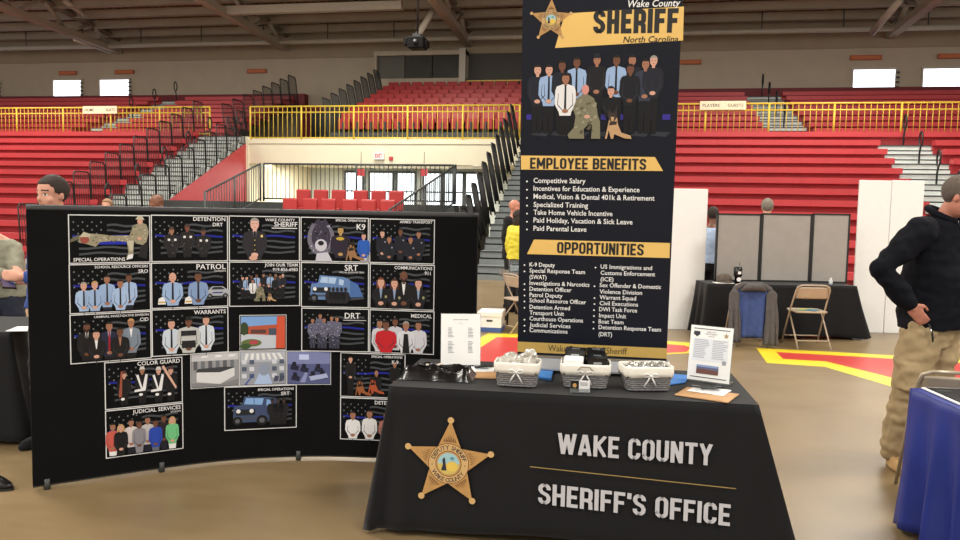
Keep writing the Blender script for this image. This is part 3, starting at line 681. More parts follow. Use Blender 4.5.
a=MB(); a.tube([Vector(bp[i]-bcen)+Vector((0,0,.03))-bnorm(i)*.017 for i in range(0,NB+1,2)],.014,M_dkg,n=8); a.build('bottom_edge_trim',board)
for k in (4,27,50,74):
    n=bnorm(k); a=MB(); q=bp[k]-bcen-n*.01; a.tube([(q.x,q.y,0),(q.x,q.y,.06)],.018,M_dkg,n=8); a.tube([(q.x,q.y,.012),tuple(q-n*.3+Vector((0,0,.012)))],.011,M_dkg,n=6); a.build('foot',board)
def on_board(px,py):
    d=ray(px,py)
    best=None
    for i in range(NB):
        A=bp[i];B=bp[i+1]; ca=A.x*d.y-A.y*d.x; cb_=B.x*d.y-B.y*d.x
        if ca*cb_<=0:
            u=ca/(ca-cb_); P=A.lerp(B,u); t=P.xy.length/Vector((d.x,d.y)).length
            return i+u,P,CAM.z+t*d.z
    raise ValueError((px,py))
W_,H_=1.0,.646
K0=mat('print_black',(8,9,11),rough=.65,var=0,spec=.12); WH=ink(226,226,228); G1=ink(64,68,74); G2=ink(112,116,122); BLU=ink(22,32,140)
LB_=ink(150,176,214); LB2=ink(128,152,192); NV=ink(26,28,40); SK=ink(206,158,138); SKB=ink(110,72,54); SKM=ink(160,112,88); HB=ink(36,26,22); HG=ink(150,146,142); HBL=ink(186,150,96)
def flag(o,top=.6):
    for r in range(6):
        for c in range(7):
            if (r+c)%2==0: x=.06+c*.055; y=H_-.1-r*.05; o.p2([(x-.012,y),(x,y-.014),(x+.012,y),(x,y+.014)],G2,1.6)
    for k in range(6):
        y=.52-k*.075; col=BLU if k==2 else (G1 if k%2 else ink(66,70,76))
        x0=.46 if k<3 else .12
        if k==2: x0=.05
        n=8; up=[(x0+(.93-x0)*i/n,y+.012*math.sin(i*1.1+k)) for i in range(n+1)]
        o.p2(up+[(x,yy-.028) for x,yy in reversed(up)],col,1.3)
def fig(o,x,y,h,skin,hair,top,tie=None,bot=0.0,wd=1.0,l=3,hands=True,long=False,legs=None,shirt=None,beard=None,hat=None,legh=4.0):
    """x, y = centre of the head; h = head height"""
    w=h*.72; sh=h*1.0*wd; yt=y-h*.62; yb=max(bot,y-h*legh) ; wy=max(bot,y-h*3.5)
    if legs and y-h*7.2<yb:
        lb=max(bot,y-h*7.3); o.p2([(x-sh*.62,wy+h*.3),(x+sh*.62,wy+h*.3),(x+sh*.5,lb),(x+.05*h,lb),(x,wy-h*.8),(x-.05*h,lb),(x-sh*.5,lb)],legs,l)
    if long: o.e2(x,y-h*.25,w*.72,h*.78,hair,l+.2)
    o.p2([(x-w*.3,yt+h*.1),(x-sh*.86,yt-h*.12),(x-sh,yt-h*.5),(x-sh*1.05,wy+h*1.1),(x-sh*.62,wy+h*.35),(x-sh*.55,wy),(x+sh*.55,wy),(x+sh*.62,wy+h*.35),(x+sh*1.05,wy+h*1.1),(x+sh,yt-h*.5),(x+sh*.86,yt-h*.12),(x+w*.3,yt+h*.1)],top,l+.4)
    for s_ in (-1,1): o.p2([(x+s_*sh*.66,yt-h*.75),(x+s_*sh*.7,yt-h*.75),(x+s_*sh*.78,wy+h*1.0),(x+s_*sh*.2,wy+h*.42),(x+s_*sh*.2,wy+h*.5),(x+s_*sh*.72,wy+h*1.06)],ink(44,46,56) if top!=ink(44,46,56) else K0,l+.6)
    if shirt: o.p2([(x-w*.26,yt+h*.12),(x+w*.26,yt+h*.12),(x+.04*h,yt-h*1.0),(x-.04*h,yt-h*1.0)],shirt,l+.8)
    if tie: o.p2([(x-w*.11,yt+h*.02),(x+w*.11,yt+h*.02),(x+w*.15,wy+h*.7),(x,wy+h*.4),(x-w*.15,wy+h*.7)],tie,l+1.1)
    o.r2(x-w*.2,yt-h*.04,x+w*.2,y-h*.2,skin,l+1)
    o.e2(x,y,w*.5,h*.5,skin,l+1.4)
    if hair and not hat:
        n=8; arc=[(x+w*.54*math.cos(PI*k/n),y+h*.12+h*.42*math.sin(PI*k/n)) for k in range(n+1)]
        o.p2(arc+[(x-w*.36,y+h*.28),(x+w*.36,y+h*.28)],hair,l+1.8)
    if hat: o.p2([(x-w*.62,y+h*.16),(x+w*.62,y+h*.16),(x+w*.45,y+h*.34),(x+w*.36,y+h*.62),(x-w*.36,y+h*.62),(x-w*.45,y+h*.34)],hat,l+1.8)
    if beard: o.p2([(x-w*.44,y-h*.05),(x-w*.3,y-h*.42),(x,y-h*.52),(x+w*.3,y-h*.42),(x+w*.44,y-h*.05),(x+w*.2,y-h*.2),(x-w*.2,y-h*.2)],beard,l+1.8)
    d=mat('print_feature',(60,36,30),var=0)
    if h>.06:
        for s in(-1,1): o.r2(x+s*w*.2-w*.08,y+h*.01,x+s*w*.2+w*.08,y+h*.06,d,l+2)
        o.r2(x-w*.14,y-h*.27,x+w*.14,y-h*.23,ink(150,80,72),l+2)
    if hands:
        hy=wy+h*.45
        if hy>bot+.01: o.e2(x,hy,h*.3,h*.2,skin,l+2); 
def camo(o,x0,y0,x1,y1,cols,l,n=26,seed=3):
    r=random.Random(seed)
    for i in range(n):
        cx=r.uniform(x0,x1); cy=r.uniform(y0,y1); q=r.uniform(.006,.016); o.p2([(cx-q,cy),(cx,cy-q*.7),(cx+q,cy+q*.2),(cx+q*.2,cy+q)],cols[i%len(cols)],l)
def title(o,big,small=None,y=.55,h=.062,hs=.035,x=.965,first=None):
    if first: o.tw(first,x,.588,hs,WH,6,'R',off=.012); 
    if big: o.tw(big,x,y,h,WH,6,'R',off=.012)
    if small: o.tw(small,x,y-hs-.018,hs,WH,6,'R',off=.006)
def car(o,x,y,s,body,glass,l=3):
    o.p2([(x,y),(x+s,y),(x+s,y+.17*s),(x+.86*s,y+.24*s),(x+.68*s,y+.37*s),(x+.3*s,y+.38*s),(x+.16*s,y+.24*s),(x,y+.2*s)],body,l)
    o.p2([(x+.64*s,y+.35*s),(x+.34*s,y+.355*s),(x+.24*s,y+.25*s),(x+.78*s,y+.25*s)],glass,l+.5)
    for cx in (.2,.78): o.e2(x+cx*s,y,.1*s,.1*s,ink(18,18,20),l+.8); o.e2(x+cx*s,y,.05*s,.05*s,ink(120,124,130),l+1.1)
    o.r2(x+.3*s,y+.1*s,x+.68*s,y+.15*s,ink(40,60,130),l+.8)
def truck(o,x,y,s,c1,c2,l=3):
    o.p2([(x,y+.12*s),(x+.02*s,y+.42*s),(x+.2*s,y+.46*s),(x+.26*s,y+.66*s),(x+.9*s,y+.62*s),(x+1.05*s,y+.56*s),(x+1.08*s,y+.16*s),(x+.7*s,y+.02*s),(x+.1*s,y+.02*s)],c1,l)
    o.p2([(x+.25*s,y+.47*s),(x+.3*s,y+.62*s),(x+.7*s,y+.6*s),(x+.66*s,y+.44*s)],c2,l+.5)
    o.r2(x+.47*s,y+.45*s,x+.485*s,y+.61*s,c1,l+.8)
    o.p2([(x+.76*s,y+.42*s),(x+.77*s,y+.57*s),(x+.9*s,y+.54*s),(x+.88*s,y+.4*s)],c2,l+.5)
    o.r2(x+.06*s,y+.2*s,x+.5*s,y+.34*s,ink(30,34,42),l+.6)
    for cx in (.12,.42): o.e2(x+cx*s,y+.3*s,.05*s,.05*s,WH,l+1)
    o.r2(x+.04*s,y+.1*s,x+.56*s,y+.15*s,ink(70,76,88),l+.8)
    for cx,r_ in ((.1,.11),(.66,.13),(.98,.1)): o.e2(x+cx*s,y+.06*s,r_*s,r_*s,ink(16,16,18),l+1); o.e2(x+cx*s,y+.06*s,r_*s*.5,r_*s*.5,ink(90,94,100),l+1.3)
def dog(o,x,y,s,tan,dark,l=3,sit=True):
    if sit:
        o.p2([(x-.3*s,y),(x-.22*s,y),(x-.14*s,y+.35*s),(x-.04*s,y),(x+.06*s,y),(x+.1*s,y+.2*s),(x+.55*s,y+.02*s),(x+.85*s,y+.0*s),(x+.8*s,y+.14*s),(x+.4*s,y+.26*s),(x+.24*s,y+.62*s),(x+.2*s,y+.9*s),(x-.12*s,y+.9*s),(x-.18*s,y+.6*s)],tan,l)
        o.p2([(x-.12*s,y+.7*s),(x+.2*s,y+.74*s),(x+.18*s,y+.6*s),(x-.14*s,y+.56*s)],dark,l+.3)
        o.p2([(x-.2*s,y+.92*s),(x-.16*s,y+1.28*s),(x-.06*s,y+1.1*s),(x+.08*s,y+1.1*s),(x+.18*s,y+1.28*s),(x+.2*s,y+.92*s),(x+.06*s,y+.7*s),(x-.06*s,y+.7*s)],dark,l+.6)
        o.p2([(x-.08*s,y+.92*s),(x+.08*s,y+.92*s),(x+.04*s,y+.74*s),(x-.04*s,y+.74*s)],tan,l+.9)
def team(o,y0=0,sc=1.0,x0=0.0,w=1.0,l=3):
    """the group of officers with the crouching soldier and the dog, in a box w wide"""
    X=lambda x:x0+x*w
    h=.058*w*sc
    back=[(.09,.50,SK,HB,NV),(.165,.50,SK,HB,LB_),(.25,.525,SKB,HB,NV),(.345,.545,SKB,HB,LB_),(.475,.56,SKM,None,ink(22,22,26)),(.60,.555,SKB,HB,LB_),(.70,.555,SKM,HB,NV),(.785,.53,SKM,HB,ink(48,54,70)),(.835,.55,SK,HG,NV)]
    for i,(x,y,s,hr,tp) in enumerate(back):
        fig(o,X(x),y0+(y)*w*sc if False else y0+y*w,h*1.12,s,hr,tp,tie=NV if tp==LB_ else None,legs=ink(14,14,18),l=l+(i%3)*.1,hat=ink(28,30,40) if i==4 else None,bot=y0+.1*w,legh=7)
    fig(o,X(.275),y0+.445*w,h*1.15,SKM,HB,WH,tie=NV,legs=ink(14,14,18),l=l+3,long=True,bot=y0+.09*w,legh=7)
    fig(o,X(.69),y0+.50*w,h*1.1,SKB,HB,ink(18,20,28),legs=ink(12,12,16),l=l+3,bot=y0+.1*w)
    C=ink(122,118,96); C2=ink(92,88,70); C3=ink(150,146,124)
    fx,fy=X(.405),y0+.375*w
    o.p2([(fx+a*w,fy+b*w) for a,b in ((-.018,-.03),(-.055,-.055),(-.078,-.12),(-.06,-.17),(-.07,-.24),(-.11,-.285),(-.1,-.31),(.0,-.31),(-.005,-.25),(.03,-.212),(.05,-.225),(.045,-.31),(.105,-.31),(.1,-.2),(.085,-.165),(.078,-.12),(.058,-.055),(.018,-.03))],C,l+6)
    camo(o,fx-.06*w,fy-.28*w,fx+.07*w,fy-.07*w,[C2,C3],l+6.4,n=30)
    o.e2(fx,fy,.024*w,.032*w,ink(206,140,132),l+6.8); o.e2(fx+.015*w,fy-.17*w,.02*w,.012*w,SK,l+6.8)
    fig(o,X(.57),y0+.365*w,h*1.05,SK,HB,ink(16,16,20),l=l+5,hands=False,bot=y0+.2*w)
    dog(o,X(.585),y0+.065*w,.15*w,ink(188,152,112),ink(56,46,42),l=l+9)
def photo(label,tl,br_l,tr,br,draw,bg=K0,border=True,cat='photograph',w=None,h=None):
    # tl,tr,bl,br corner pixels; order: TL, BL, TR, BR
    iA,PA,zA=on_board(*tl); iB,PB,zB=on_board(*br_l); iC,PC,zC=on_board(*tr); iD,PD_,zD=on_board(*br)
    i0=(iA+iB)/2; i1=(iC+iD)/2
    def at(i): k=min(int(i),NB-1); return bp[k].lerp(bp[k+1],i-k)
    p0=at(i0);p1=at(i1); ex=(p1-p0).normalized(); n=Vector((ex.y,-ex.x,0)); wd=(p1-p0).length
    zt=(zA+zC)/2; zb=(zB+zD)/2; ht=zt-zb
    off=.004
    for j in range(21):
        q=at(i0+(i1-i0)*j/20); off=max(off,(q-p0).dot(n)+.003)
    o=MB(); o.bx(0,1,0,.003,0,ht/wd,WH if border else bg)
    b=.012
    o.r2(b,b,1-b,ht/wd-b,bg,.5)
    draw(o,ht/wd)
    for v in o.v: v.x*=wd; v.z*=wd
    q=o.build('photo_print'); q.matrix_world=Matrix(((ex.x,-n.x,0,p0.x+n.x*off),(ex.y,-n.y,0,p0.y+n.y*off),(0,0,1,zb),(0,0,0,1)))
    tag(q,label,cat,'photographs on the curved display')
    return q
def scaled(f):
    def g(o,ar):
        n0=len(o.v); f(o)
        for v in o.v[n0:]: v.z*=ar/H_
    return g
@scaled
def d_so(o):
    flag(o); o.r2(.33,.25,.72,.33,ink(26,40,170),2)
    C=ink(150,142,118); C2=ink(104,98,78); C3=ink(190,184,160)
    o.p2([(.12,.28),(.2,.26),(.32,.22),(.37,.28),(.55,.3),(.74,.28),(.8,.31),(.74,.37),(.5,.37),(.36,.39),(.2,.4),(.12,.36)],C,3)
    camo(o,.16,.27,.72,.37,[C2,C3],3.4,40); o.e2(.19,.32,.055,.055,ink(150,74,60),4); o.p2([(.12,.34),(.18,.42),(.27,.38),(.25,.35),(.14,.35)],C3,4.4); o.p2([(.02,.28),(.1,.31),(.2,.39),(.1,.37),(.02,.32)],C2,3.6)
    o.p2([(.78,.5),(.88,.55),(.95,.52),(.98,.42),(.95,.28),(.9,.24),(.82,.26),(.79,.3),(.78,.12),(.74,.06),(.69,.07),(.72,.14),(.7,.28),(.74,.38)],C,5); camo(o,.76,.28,.94,.5,[C2,C3],5.4,24,5)
    o.p2([(.7,.3),(.79,.3),(.77,.16),(.74,.16)],C3,5.5); o.p2([(.69,.04),(.77,.06),(.78,.12),(.72,.11)],WH,5.6)
    o.e2(.87,.565,.035,.045,SK,6); o.p2([(.81,.59),(.93,.585),(.91,.61),(.9,.635),(.84,.635),(.83,.61)],C3,6.4); o.e2(.86,.33,.03,.025,SK,6)
    o.p2([(.84,.08),(.95,.05),(.97,.26),(.88,.24)],ink(28,28,30),3)
    o.tw('SPECIAL OPERATIONS',.05,.03,.045,WH,6,'L',off=.012)
@scaled
def d_sro(o):
    flag(o)
    for i,(x,y,s,hr) in enumerate([(.17,.36,SK,HG),(.45,.44,SKM,HB),(.72,.455,SKB,HB),(.3,.37,SK,HBL),(.61,.38,SKM,HB)]):
        fig(o,x,y,.105,s,hr,LB_ if i%2 else ink(162,186,222),tie=NV,l=3+i*2.4,legs=NV,bot=.03,wd=.95)
    title(o,None,first='SCHOOL RESOURCE OFFICERS',hs=.034); o.tw('SRO',.965,.515,.048,WH,6,'R',off=.012)
@scaled
def d_cid(o):
    flag(o); J=ink(20,18,20)
    for i,(x,y,s,hr,tp,sh,ti) in enumerate([(.2,.47,SKB,HB,J,WH,J),(.47,.47,SKM,HB,ink(34,38,62),LB_,ink(160,30,40)),(.74,.5,SKM,HBL,ink(122,134,150),WH,None),(.31,.37,SK,HB,J,WH,None),(.6,.39,SKB,HB,J,SKM,None)]):
        fig(o,x,y,.115,s,hr,tp,tie=ti,shirt=sh,l=3+i*2.4,legs=J,bot=.03,beard=HB if i==0 else None,long=(i==3))
    title(o,None,first='CRIMINAL INVESTIGATIVE DIVISION',hs=.03); o.tw('CID',.965,.515,.048,WH,6,'R',off=.012)
@scaled
def d_drtd(o):
    flag(o); V=ink(28,26,28); V2=ink(52,44,42)
    for x,y,s in ((.26,.43,SKM),(.46,.47,ink(120,70,56)),(.67,.42,SKB)):
        fig(o,x,y,.09,s,None,V,l=4,legs=ink(22,22,24),bot=.06,hands=False,hat=ink(70,56,50) if x<.6 else ink(30,30,34),legh=6,wd=1.1)
        for k in range(3): o.r2(x-.05+k*.04,y-.14,x-.02+k*.04,y-.11,[WH,V2,WH][k],7)
        camo(o,x-.07,y-.32,x+.07,y-.12,[V2,ink(80,76,74)],6.5,16,int(x*100))
    title(o,'DETENTION',y=.57,h=.055); o.tw('DRT',.93,.495,.05,WH,6,'R',off=.012)
@scaled
def d_patrol(o):
    flag(o); car(o,.68,.16,.36,ink(170,174,180),ink(40,46,54),2.5)
    fig(o,.27,.44,.13,SK,None,LB_,tie=NV,l=4,legs=NV,bot=.04,wd=.98); fig(o,.6,.44,.13,SKB,HB,LB2,tie=NV,l=4,legs=NV,bot=.04,wd=.98)
    for x in(.08,.42): o.p2([(x,.06),(x+.1,.06),(x+.09,.13),(x+.06,.17),(x+.01,.14)],WH,8); o.r2(x+.01,.08,x+.09,.1,ink(200,160,60),8.4)
    title(o,'PATROL',y=.545,h=.075); o.tw('DIVISION',.965,.505,.025,WH,6,'R')
@scaled
def d_warr(o):
    flag(o)
    fig(o,.25,.44,.125,SK,HB,ink(196,206,220),tie=NV,l=3,legs=NV,bot=.03,wd=.9); fig(o,.7,.47,.12,SK,HB,ink(206,214,224),tie=NV,l=3.3,legs=NV,bot=.03,wd=.9)
    fig(o,.47,.46,.125,SKB,HB,ink(190,192,190),l=6,legs=NV,bot=.03,wd=1.15,hat=ink(24,24,26))
    o.r2(.37,.27,.57,.34,ink(36,36,40),9); o.r2(.38,.1,.56,.2,ink(30,30,34),9)
    title(o,'WARRANTS',y=.56,h=.055)
@scaled
def d_sheriff(o):
    flag(o); U=ink(38,34,40)
    fig(o,.36,.53,.17,ink(216,170,156),HG,U,tie=ink(20,20,24),shirt=ink(90,90,96),l=4,bot=.012,legh=3.4,wd=.98)
    for k in range(4): o.e2(.36+.002,.3-k*.07,.008,.008,ink(210,190,110),9,6)
    o.e2(.46,.36,.018,.02,ink(220,200,130),9,8); o.e2(.34,.045,.06,.035,SK,9)
    o.tw('WAKE COUNTY',.93,.575,.04,WH,6,'R',off=.01); title(o,'SHERIFF',y=.5,h=.068); o.r2(.6,.47,.96,.482,WH,6)
@scaled
def d_join(o):
    flag(o); team(o,.03,1.0,.12,.76,3)
    title(o,'JOIN OUR TEAM',y=.58,h=.045); o.tw('919-856-6983',.965,.515,.045,WH,14,'R',off=.012)
@scaled
def d_k9(o):
    flag(o); D1=ink(54,48,66); D2=ink(112,108,124); D3=ink(196,194,206)
    o.e2(.3,.34,.2,.25,D2,3,20); camo(o,.14,.12,.46,.56,[D1,D3,D2],3.4,90,4)
    o.e2(.3,.36,.14,.2,D1,3.8,18); camo(o,.2,.2,.4,.54,[D2,ink(70,64,84)],4,40,8)
    o.p2([(.2,.56),(.26,.64),(.31,.57),(.36,.64),(.42,.54),(.3,.5)],D1,4.2)
    o.e2(.3,.24,.09,.09,D3,4.4); o.e2(.3,.27,.045,.035,ink(20,18,24),4.8); o.e2(.23,.41,.022,.016,ink(20,16,14),4.8); o.e2(.37,.41,.022,.016,ink(20,16,14),4.8)
    o.p2([(.22,.01),(.24,.12),(.4,.14),(.47,.01)],D3,4)
    U=ink(38,30,46); fig(o,.59,.46,.12,ink(180,146,90),HB,U,l=5,bot=.06,legs=U,wd=1.2); o.e2(.585,.34,.06,.025,ink(190,160,60),9)
    fig(o,.93,.38,.09,SK,HB,ink(40,90,180),l=5,bot=.02,legs=D3); dog(o,.74,.03,.24,ink(150,110,76),ink(30,22,20),9)
    o.tw('SPECIAL OPERATIONS',.965,.59,.032,WH,14,'R',off=.012); o.tw('K9',.955,.475,.085,WH,14,'R',off=.012)
@scaled
def d_srt(o):
    flag(o); truck(o,.14,.1,.55,ink(96,128,176),ink(170,196,226),3); o.p2([(.6,.14),(.92,.16),(.84,.34),(.62,.44)],ink(70,106,164),2.6)
    for x in (.42,.48,.54,.6,.66): fig(o,x,.26,.055,ink(40,34,34),None,ink(30,30,34),l=7,bot=.06,legs=ink(24,24,28),hands=False,hat=ink(26,26,30),legh=6)
    title(o,'SRT',y=.535,h=.085,x=.84); o.tw('SPECIAL RESPONSE TEAM',.93,.5,.022,WH,6,'R')
@scaled
def d_drt(o):
    flag(o); C=ink(98,98,120); C2=ink(58,58,76); C3=ink(150,150,170)
    for i,(x,y) in enumerate(((.28,.53),(.45,.5),(.17,.46),(.34,.47),(.53,.49))):
        fig(o,x,y,.072,SKM,HB,C,l=3+i*1.6,bot=.05,legs=C2,legh=7,hands=False,wd=1.0); camo(o,x-.055,y-.4,x+.055,y-.09,[C2,C3],3+i*1.6+2.4,26,i)
    title(o,'DRT',y=.5,h=.085,x=.87); o.r2(.62,.47,.96,.477,WH,6)
@scaled
def d_armed(o):
    flag(o); U=ink(20,22,32)
    for i,(x,y,s) in enumerate([(.2,.43,SK),(.48,.46,SKB),(.76,.43,SKM),(.31,.35,SKM),(.64,.35,SKM)]):
        fig(o,x,y,.095,s,HB,U,l=3+i*2.4,legs=U,bot=.05,long=(i==3)); o.r2(x+.035,y-.13,x+.055,y-.11,ink(150,160,180),9+i*2)
    title(o,None,first='ARMED TRANSPORT',hs=.038)
@scaled
def d_comm(o):
    flag(o); U=ink(14,14,18)
    fig(o,.53,.47,.16,SKB,None,U,l=3,shirt=WH,bot=.02,beard=HB,wd=1.0)
    for i,(x,y,hr) in enumerate([(.18,.38,ink(110,60,40)),(.39,.37,ink(70,40,30)),(.76,.38,HB)]):
        fig(o,x,y,.14,SK,hr,U,l=6+i*2.4,shirt=ink(130,150,180),bot=.02,long=True); o.e2(x+.08,y-.2,.02,.022,ink(150,150,110),12+i*2,8)
    title(o,'COMMUNICATIONS',y=.575,h=.045); o.tw('911',.945,.505,.05,WH,14,'R',off=.012)
@scaled
def d_med(o):
    flag(o)
    fig(o,.16,.44,.12,SKM,HB,ink(200,200,206),l=3,bot=.012); fig(o,.4,.47,.12,SKB,HB,ink(196,196,204),l=3,bot=.012)
    fig(o,.76,.43,.125,SKM,HB,ink(206,206,214),l=5,long=True,bot=.012); fig(o,.26,.42,.14,SKB,HB,ink(190,30,40),l=7,bot=.012,wd=1.15,hands=False)
    fig(o,.57,.42,.135,SKM,HG,ink(214,214,220),l=8,bot=.012); o.p2([(.54,.3),(.6,.3),(.63,.014),(.52,.014)],ink(18,18,20),12)
    title(o,'MEDICAL',y=.545,h=.055)
@scaled
def d_cg(o):
    flag(o); 
    for i,(x,y) in enumerate([(.24,.46),(.47,.5),(.68,.48),(.84,.47)]):
        fig(o,x,y,.09,SK if i!=1 else SKM,None,ink(18,18,22),l=3+i*1.5,bot=.04,legs=ink(16,16,20),hat=ink(200,200,200) if i in(1,2) else ink(80,50,50),hands=False)
        if i in (1,2): o.p2([(x-.08,y-.06),(x-.05,y-.05),(x,y-.24),(x+.04,y-.05),(x+.07,y-.06),(x+.04,y-.28),(x-.1,y-.29),(x-.1,y-.26),(x-.02,y-.25)],WH,9)
        if i==0: o.p2([(x-.07,y-.3),(x-.04,y+.05),(x-.02,y+.05),(x-.03,y-.3)],ink(150,80,60),9)
        if i==3: o.p2([(x-.12,y+.06),(x+.06,y-.26),(x+.08,y-.24),(x-.09,y+.08)],ink(210,170,150),9)
        o.e2(x-.02,y-.33,.025,.02,WH,9)
    title(o,'COLOR GUARD',y=.57,h=.055)
@scaled
def d_jud(o):
    flag(o)
    for i,(x,y,s,hr,tp,lg) in enumerate([(.09,.42,SKM,HB,ink(196,90,80),WH),(.32,.45,SKM,HB,ink(210,200,200),NV),(.53,.46,SKM,HB,ink(190,186,186),NV),(.74,.46,SKB,HB,ink(40,30,36),NV),
        (.19,.4,SK,HBL,ink(18,18,20),ink(20,20,22)),(.42,.42,SKB,HB,ink(134,132,140),ink(134,132,140)),(.63,.41,SKB,HB,ink(40,70,170),ink(96,100,110)),(.85,.43,SK,HBL,ink(110,190,130),WH)]):
        fig(o,x,y,.095,s,hr,tp,l=3+(i//4)*3+i*.4,legs=lg,bot=.03,long=i in(4,7),wd=.9,legh=6)
    title(o,'JUDICIAL SERVICES',y=.57,h=.052); o.tw('DIVISION',.965,.53,.022,WH,6,'R')
@scaled
def d_truck2(o):
    flag(o); truck(o,.12,.1,.6,ink(62,76,110),ink(130,170,220),3)
    for x in (.66,.74,.82): fig(o,x,.42,.07,ink(60,50,48),None,ink(26,26,30),l=8,bot=.06,legs=ink(22,22,26),hands=False,hat=ink(30,30,34),legh=6)
    o.tw('SPECIAL OPERATIONS',.96,.575,.036,WH,14,'R',off=.012); o.tw('SRT',.9,.5,.052,WH,14,'R',off=.012)
@scaled
def d_k9b(o):
    flag(o); U=ink(14,14,18)
    fig(o,.16,.55,.085,SK,HB,U,l=3,bot=.03,legs=U,legh=7,hands=True); fig(o,.84,.5,.085,SKM,HB,U,l=3,bot=.03,legs=U,legh=7); fig(o,.56,.36,.08,SKM,None,U,l=3,bot=.03,legs=U)
    dog(o,.3,.03,.22,ink(150,90,50),ink(24,20,20),4); dog(o,.5,.06,.22,ink(170,80,50),ink(24,20,20),8)
    o.tw('SPECIAL OPERATIONS',.96,.59,.034,WH,14,'R',off=.012); o.tw('K-9',.9,.51,.05,WH,14,'R',off=.012)
@scaled
def d_det(o):
    flag(o)
    for i,(x,y,s,tp) in enumerate([(.2,.38,SKM,WH),(.46,.41,SKM,WH),(.72,.39,SKM,ink(180,120,110))]): fig(o,x,y,.12,s,HB,tp,l=3+i*2.4,bot=.02,legs=NV,long=(i==1),wd=.95)
    title(o,'DETENTION',y=.56,h=.055)
@scaled
def d_ext(o):
    o.r2(.03,.35,.97,.62,ink(120,160,214),1); o.p2([(.03,.35),(.97,.35),(.97,.4),(.5,.45),(.03,.42)],ink(150,180,214),1.3)
    o.r2(.03,.03,.97,.3,ink(190,196,206),1.2); o.p2([(.18,.3),(.18,.44),(.8,.47),(.8,.27)],ink(178,84,60),2); o.r2(.62,.28,.78,.4,ink(70,80,96),3); o.r2(.24,.31,.56,.38,ink(90,60,56),3)
    o.p2([(.77,.03),(.8,.62),(.97,.62),(.97,.03)],ink(204,84,56),4); o.e2(.1,.4,.09,.12,ink(52,70,44),3); o.e2(.25,.14,.22,.07,ink(96,110,60),3); o.e2(.3,.15,.1,.04,ink(170,70,80),4); o.e2(.12,.08,.12,.05,ink(60,84,50),4)
@scaled
def d_desk(o):
    o.r2(.02,.02,.98,.63,ink(150,150,154),1); o.p2([(.02,.5),(.98,.5),(.98,.63),(.02,.63)],ink(196,196,200),1.4)
    for k in range(3): o.p2([(.2+k*.28,.56),(.34+k*.28,.56),(.36+k*.28,.6),(.24+k*.28,.6)],WH,1.8)
    for k in range(6): o.r2(.06+k*.15,.34,.14+k*.15,.5,ink(110,114,120) if k%2 else ink(90,92,98),1.8)
    o.p2([(.12,.12),(.6,.06),(.9,.2),(.9,.36),(.6,.3),(.12,.3)],ink(214,214,216),3); o.p2([(.1,.3),(.6,.28),(.92,.36),(.7,.38),(.15,.36)],ink(60,62,66),3.4); o.p2([(.02,.02),(.98,.02),(.98,.14),(.6,.05),(.1,.1),(.02,.1)],ink(128,128,132),2)
@scaled
def d_hall(o):
    o.r2(.02,.02,.98,.63,ink(150,154,164),1); o.r2(.02,.44,.98,.63,ink(176,180,190),1.3)
    for k in range(7): o.p2([(.1+k*.13,.48),(.16+k*.13,.48),(.2+k*.11,.6),(.13+k*.11,.6)],WH,1.6)
    for r in range(3):
        for k in range(6):
            if k in(2,3): continue
            o.r2(.05+k*.16,.14+r*.13,.15+k*.16,.22+r*.13,ink(80,90,110) if (k+r)%2 else ink(206,210,220),2)
    o.p2([(.3,.02),(.7,.02),(.58,.3),(.46,.3)],ink(170,190,226),2.4); o.e2(.52,.3,.12,.12,ink(140,150,170),2.6); o.p2([(.1,.02),(.3,.22),(.32,.22),(.14,.02)],ink(50,80,160),3)
    for x in (.72,.84): o.p2([(x,.06),(x+.1,.08),(x+.12,.16),(x+.03,.18)],ink(70,76,96),3)
@scaled
def d_office(o):
    o.r2(.02,.02,.98,.63,ink(84,90,134),1); o.p2([(.02,.4),(.98,.4),(.98,.63),(.02,.63)],ink(124,130,176),1.3); o.r2(.28,.48,.5,.58,ink(190,204,240),1.8)
    for x,y in ((.08,.3),(.3,.26),(.62,.26),(.1,.1),(.5,.12),(.72,.14)): o.p2([(x,y),(x+.18,y-.03),(x+.2,y+.06),(x+.02,y+.08)],ink(32,34,56),2); o.p2([(x+.04,y+.07),(x+.14,y+.06),(x+.13,y+.14),(x+.05,y+.14)],ink(24,26,44),2.5)
    o.p2([(.5,.16),(.9,.22),(.94,.14),(.55,.08)],ink(170,178,214),3); o.p2([(.3,.05),(.45,.3),(.5,.3),(.42,.05)],ink(140,146,190),1.8)
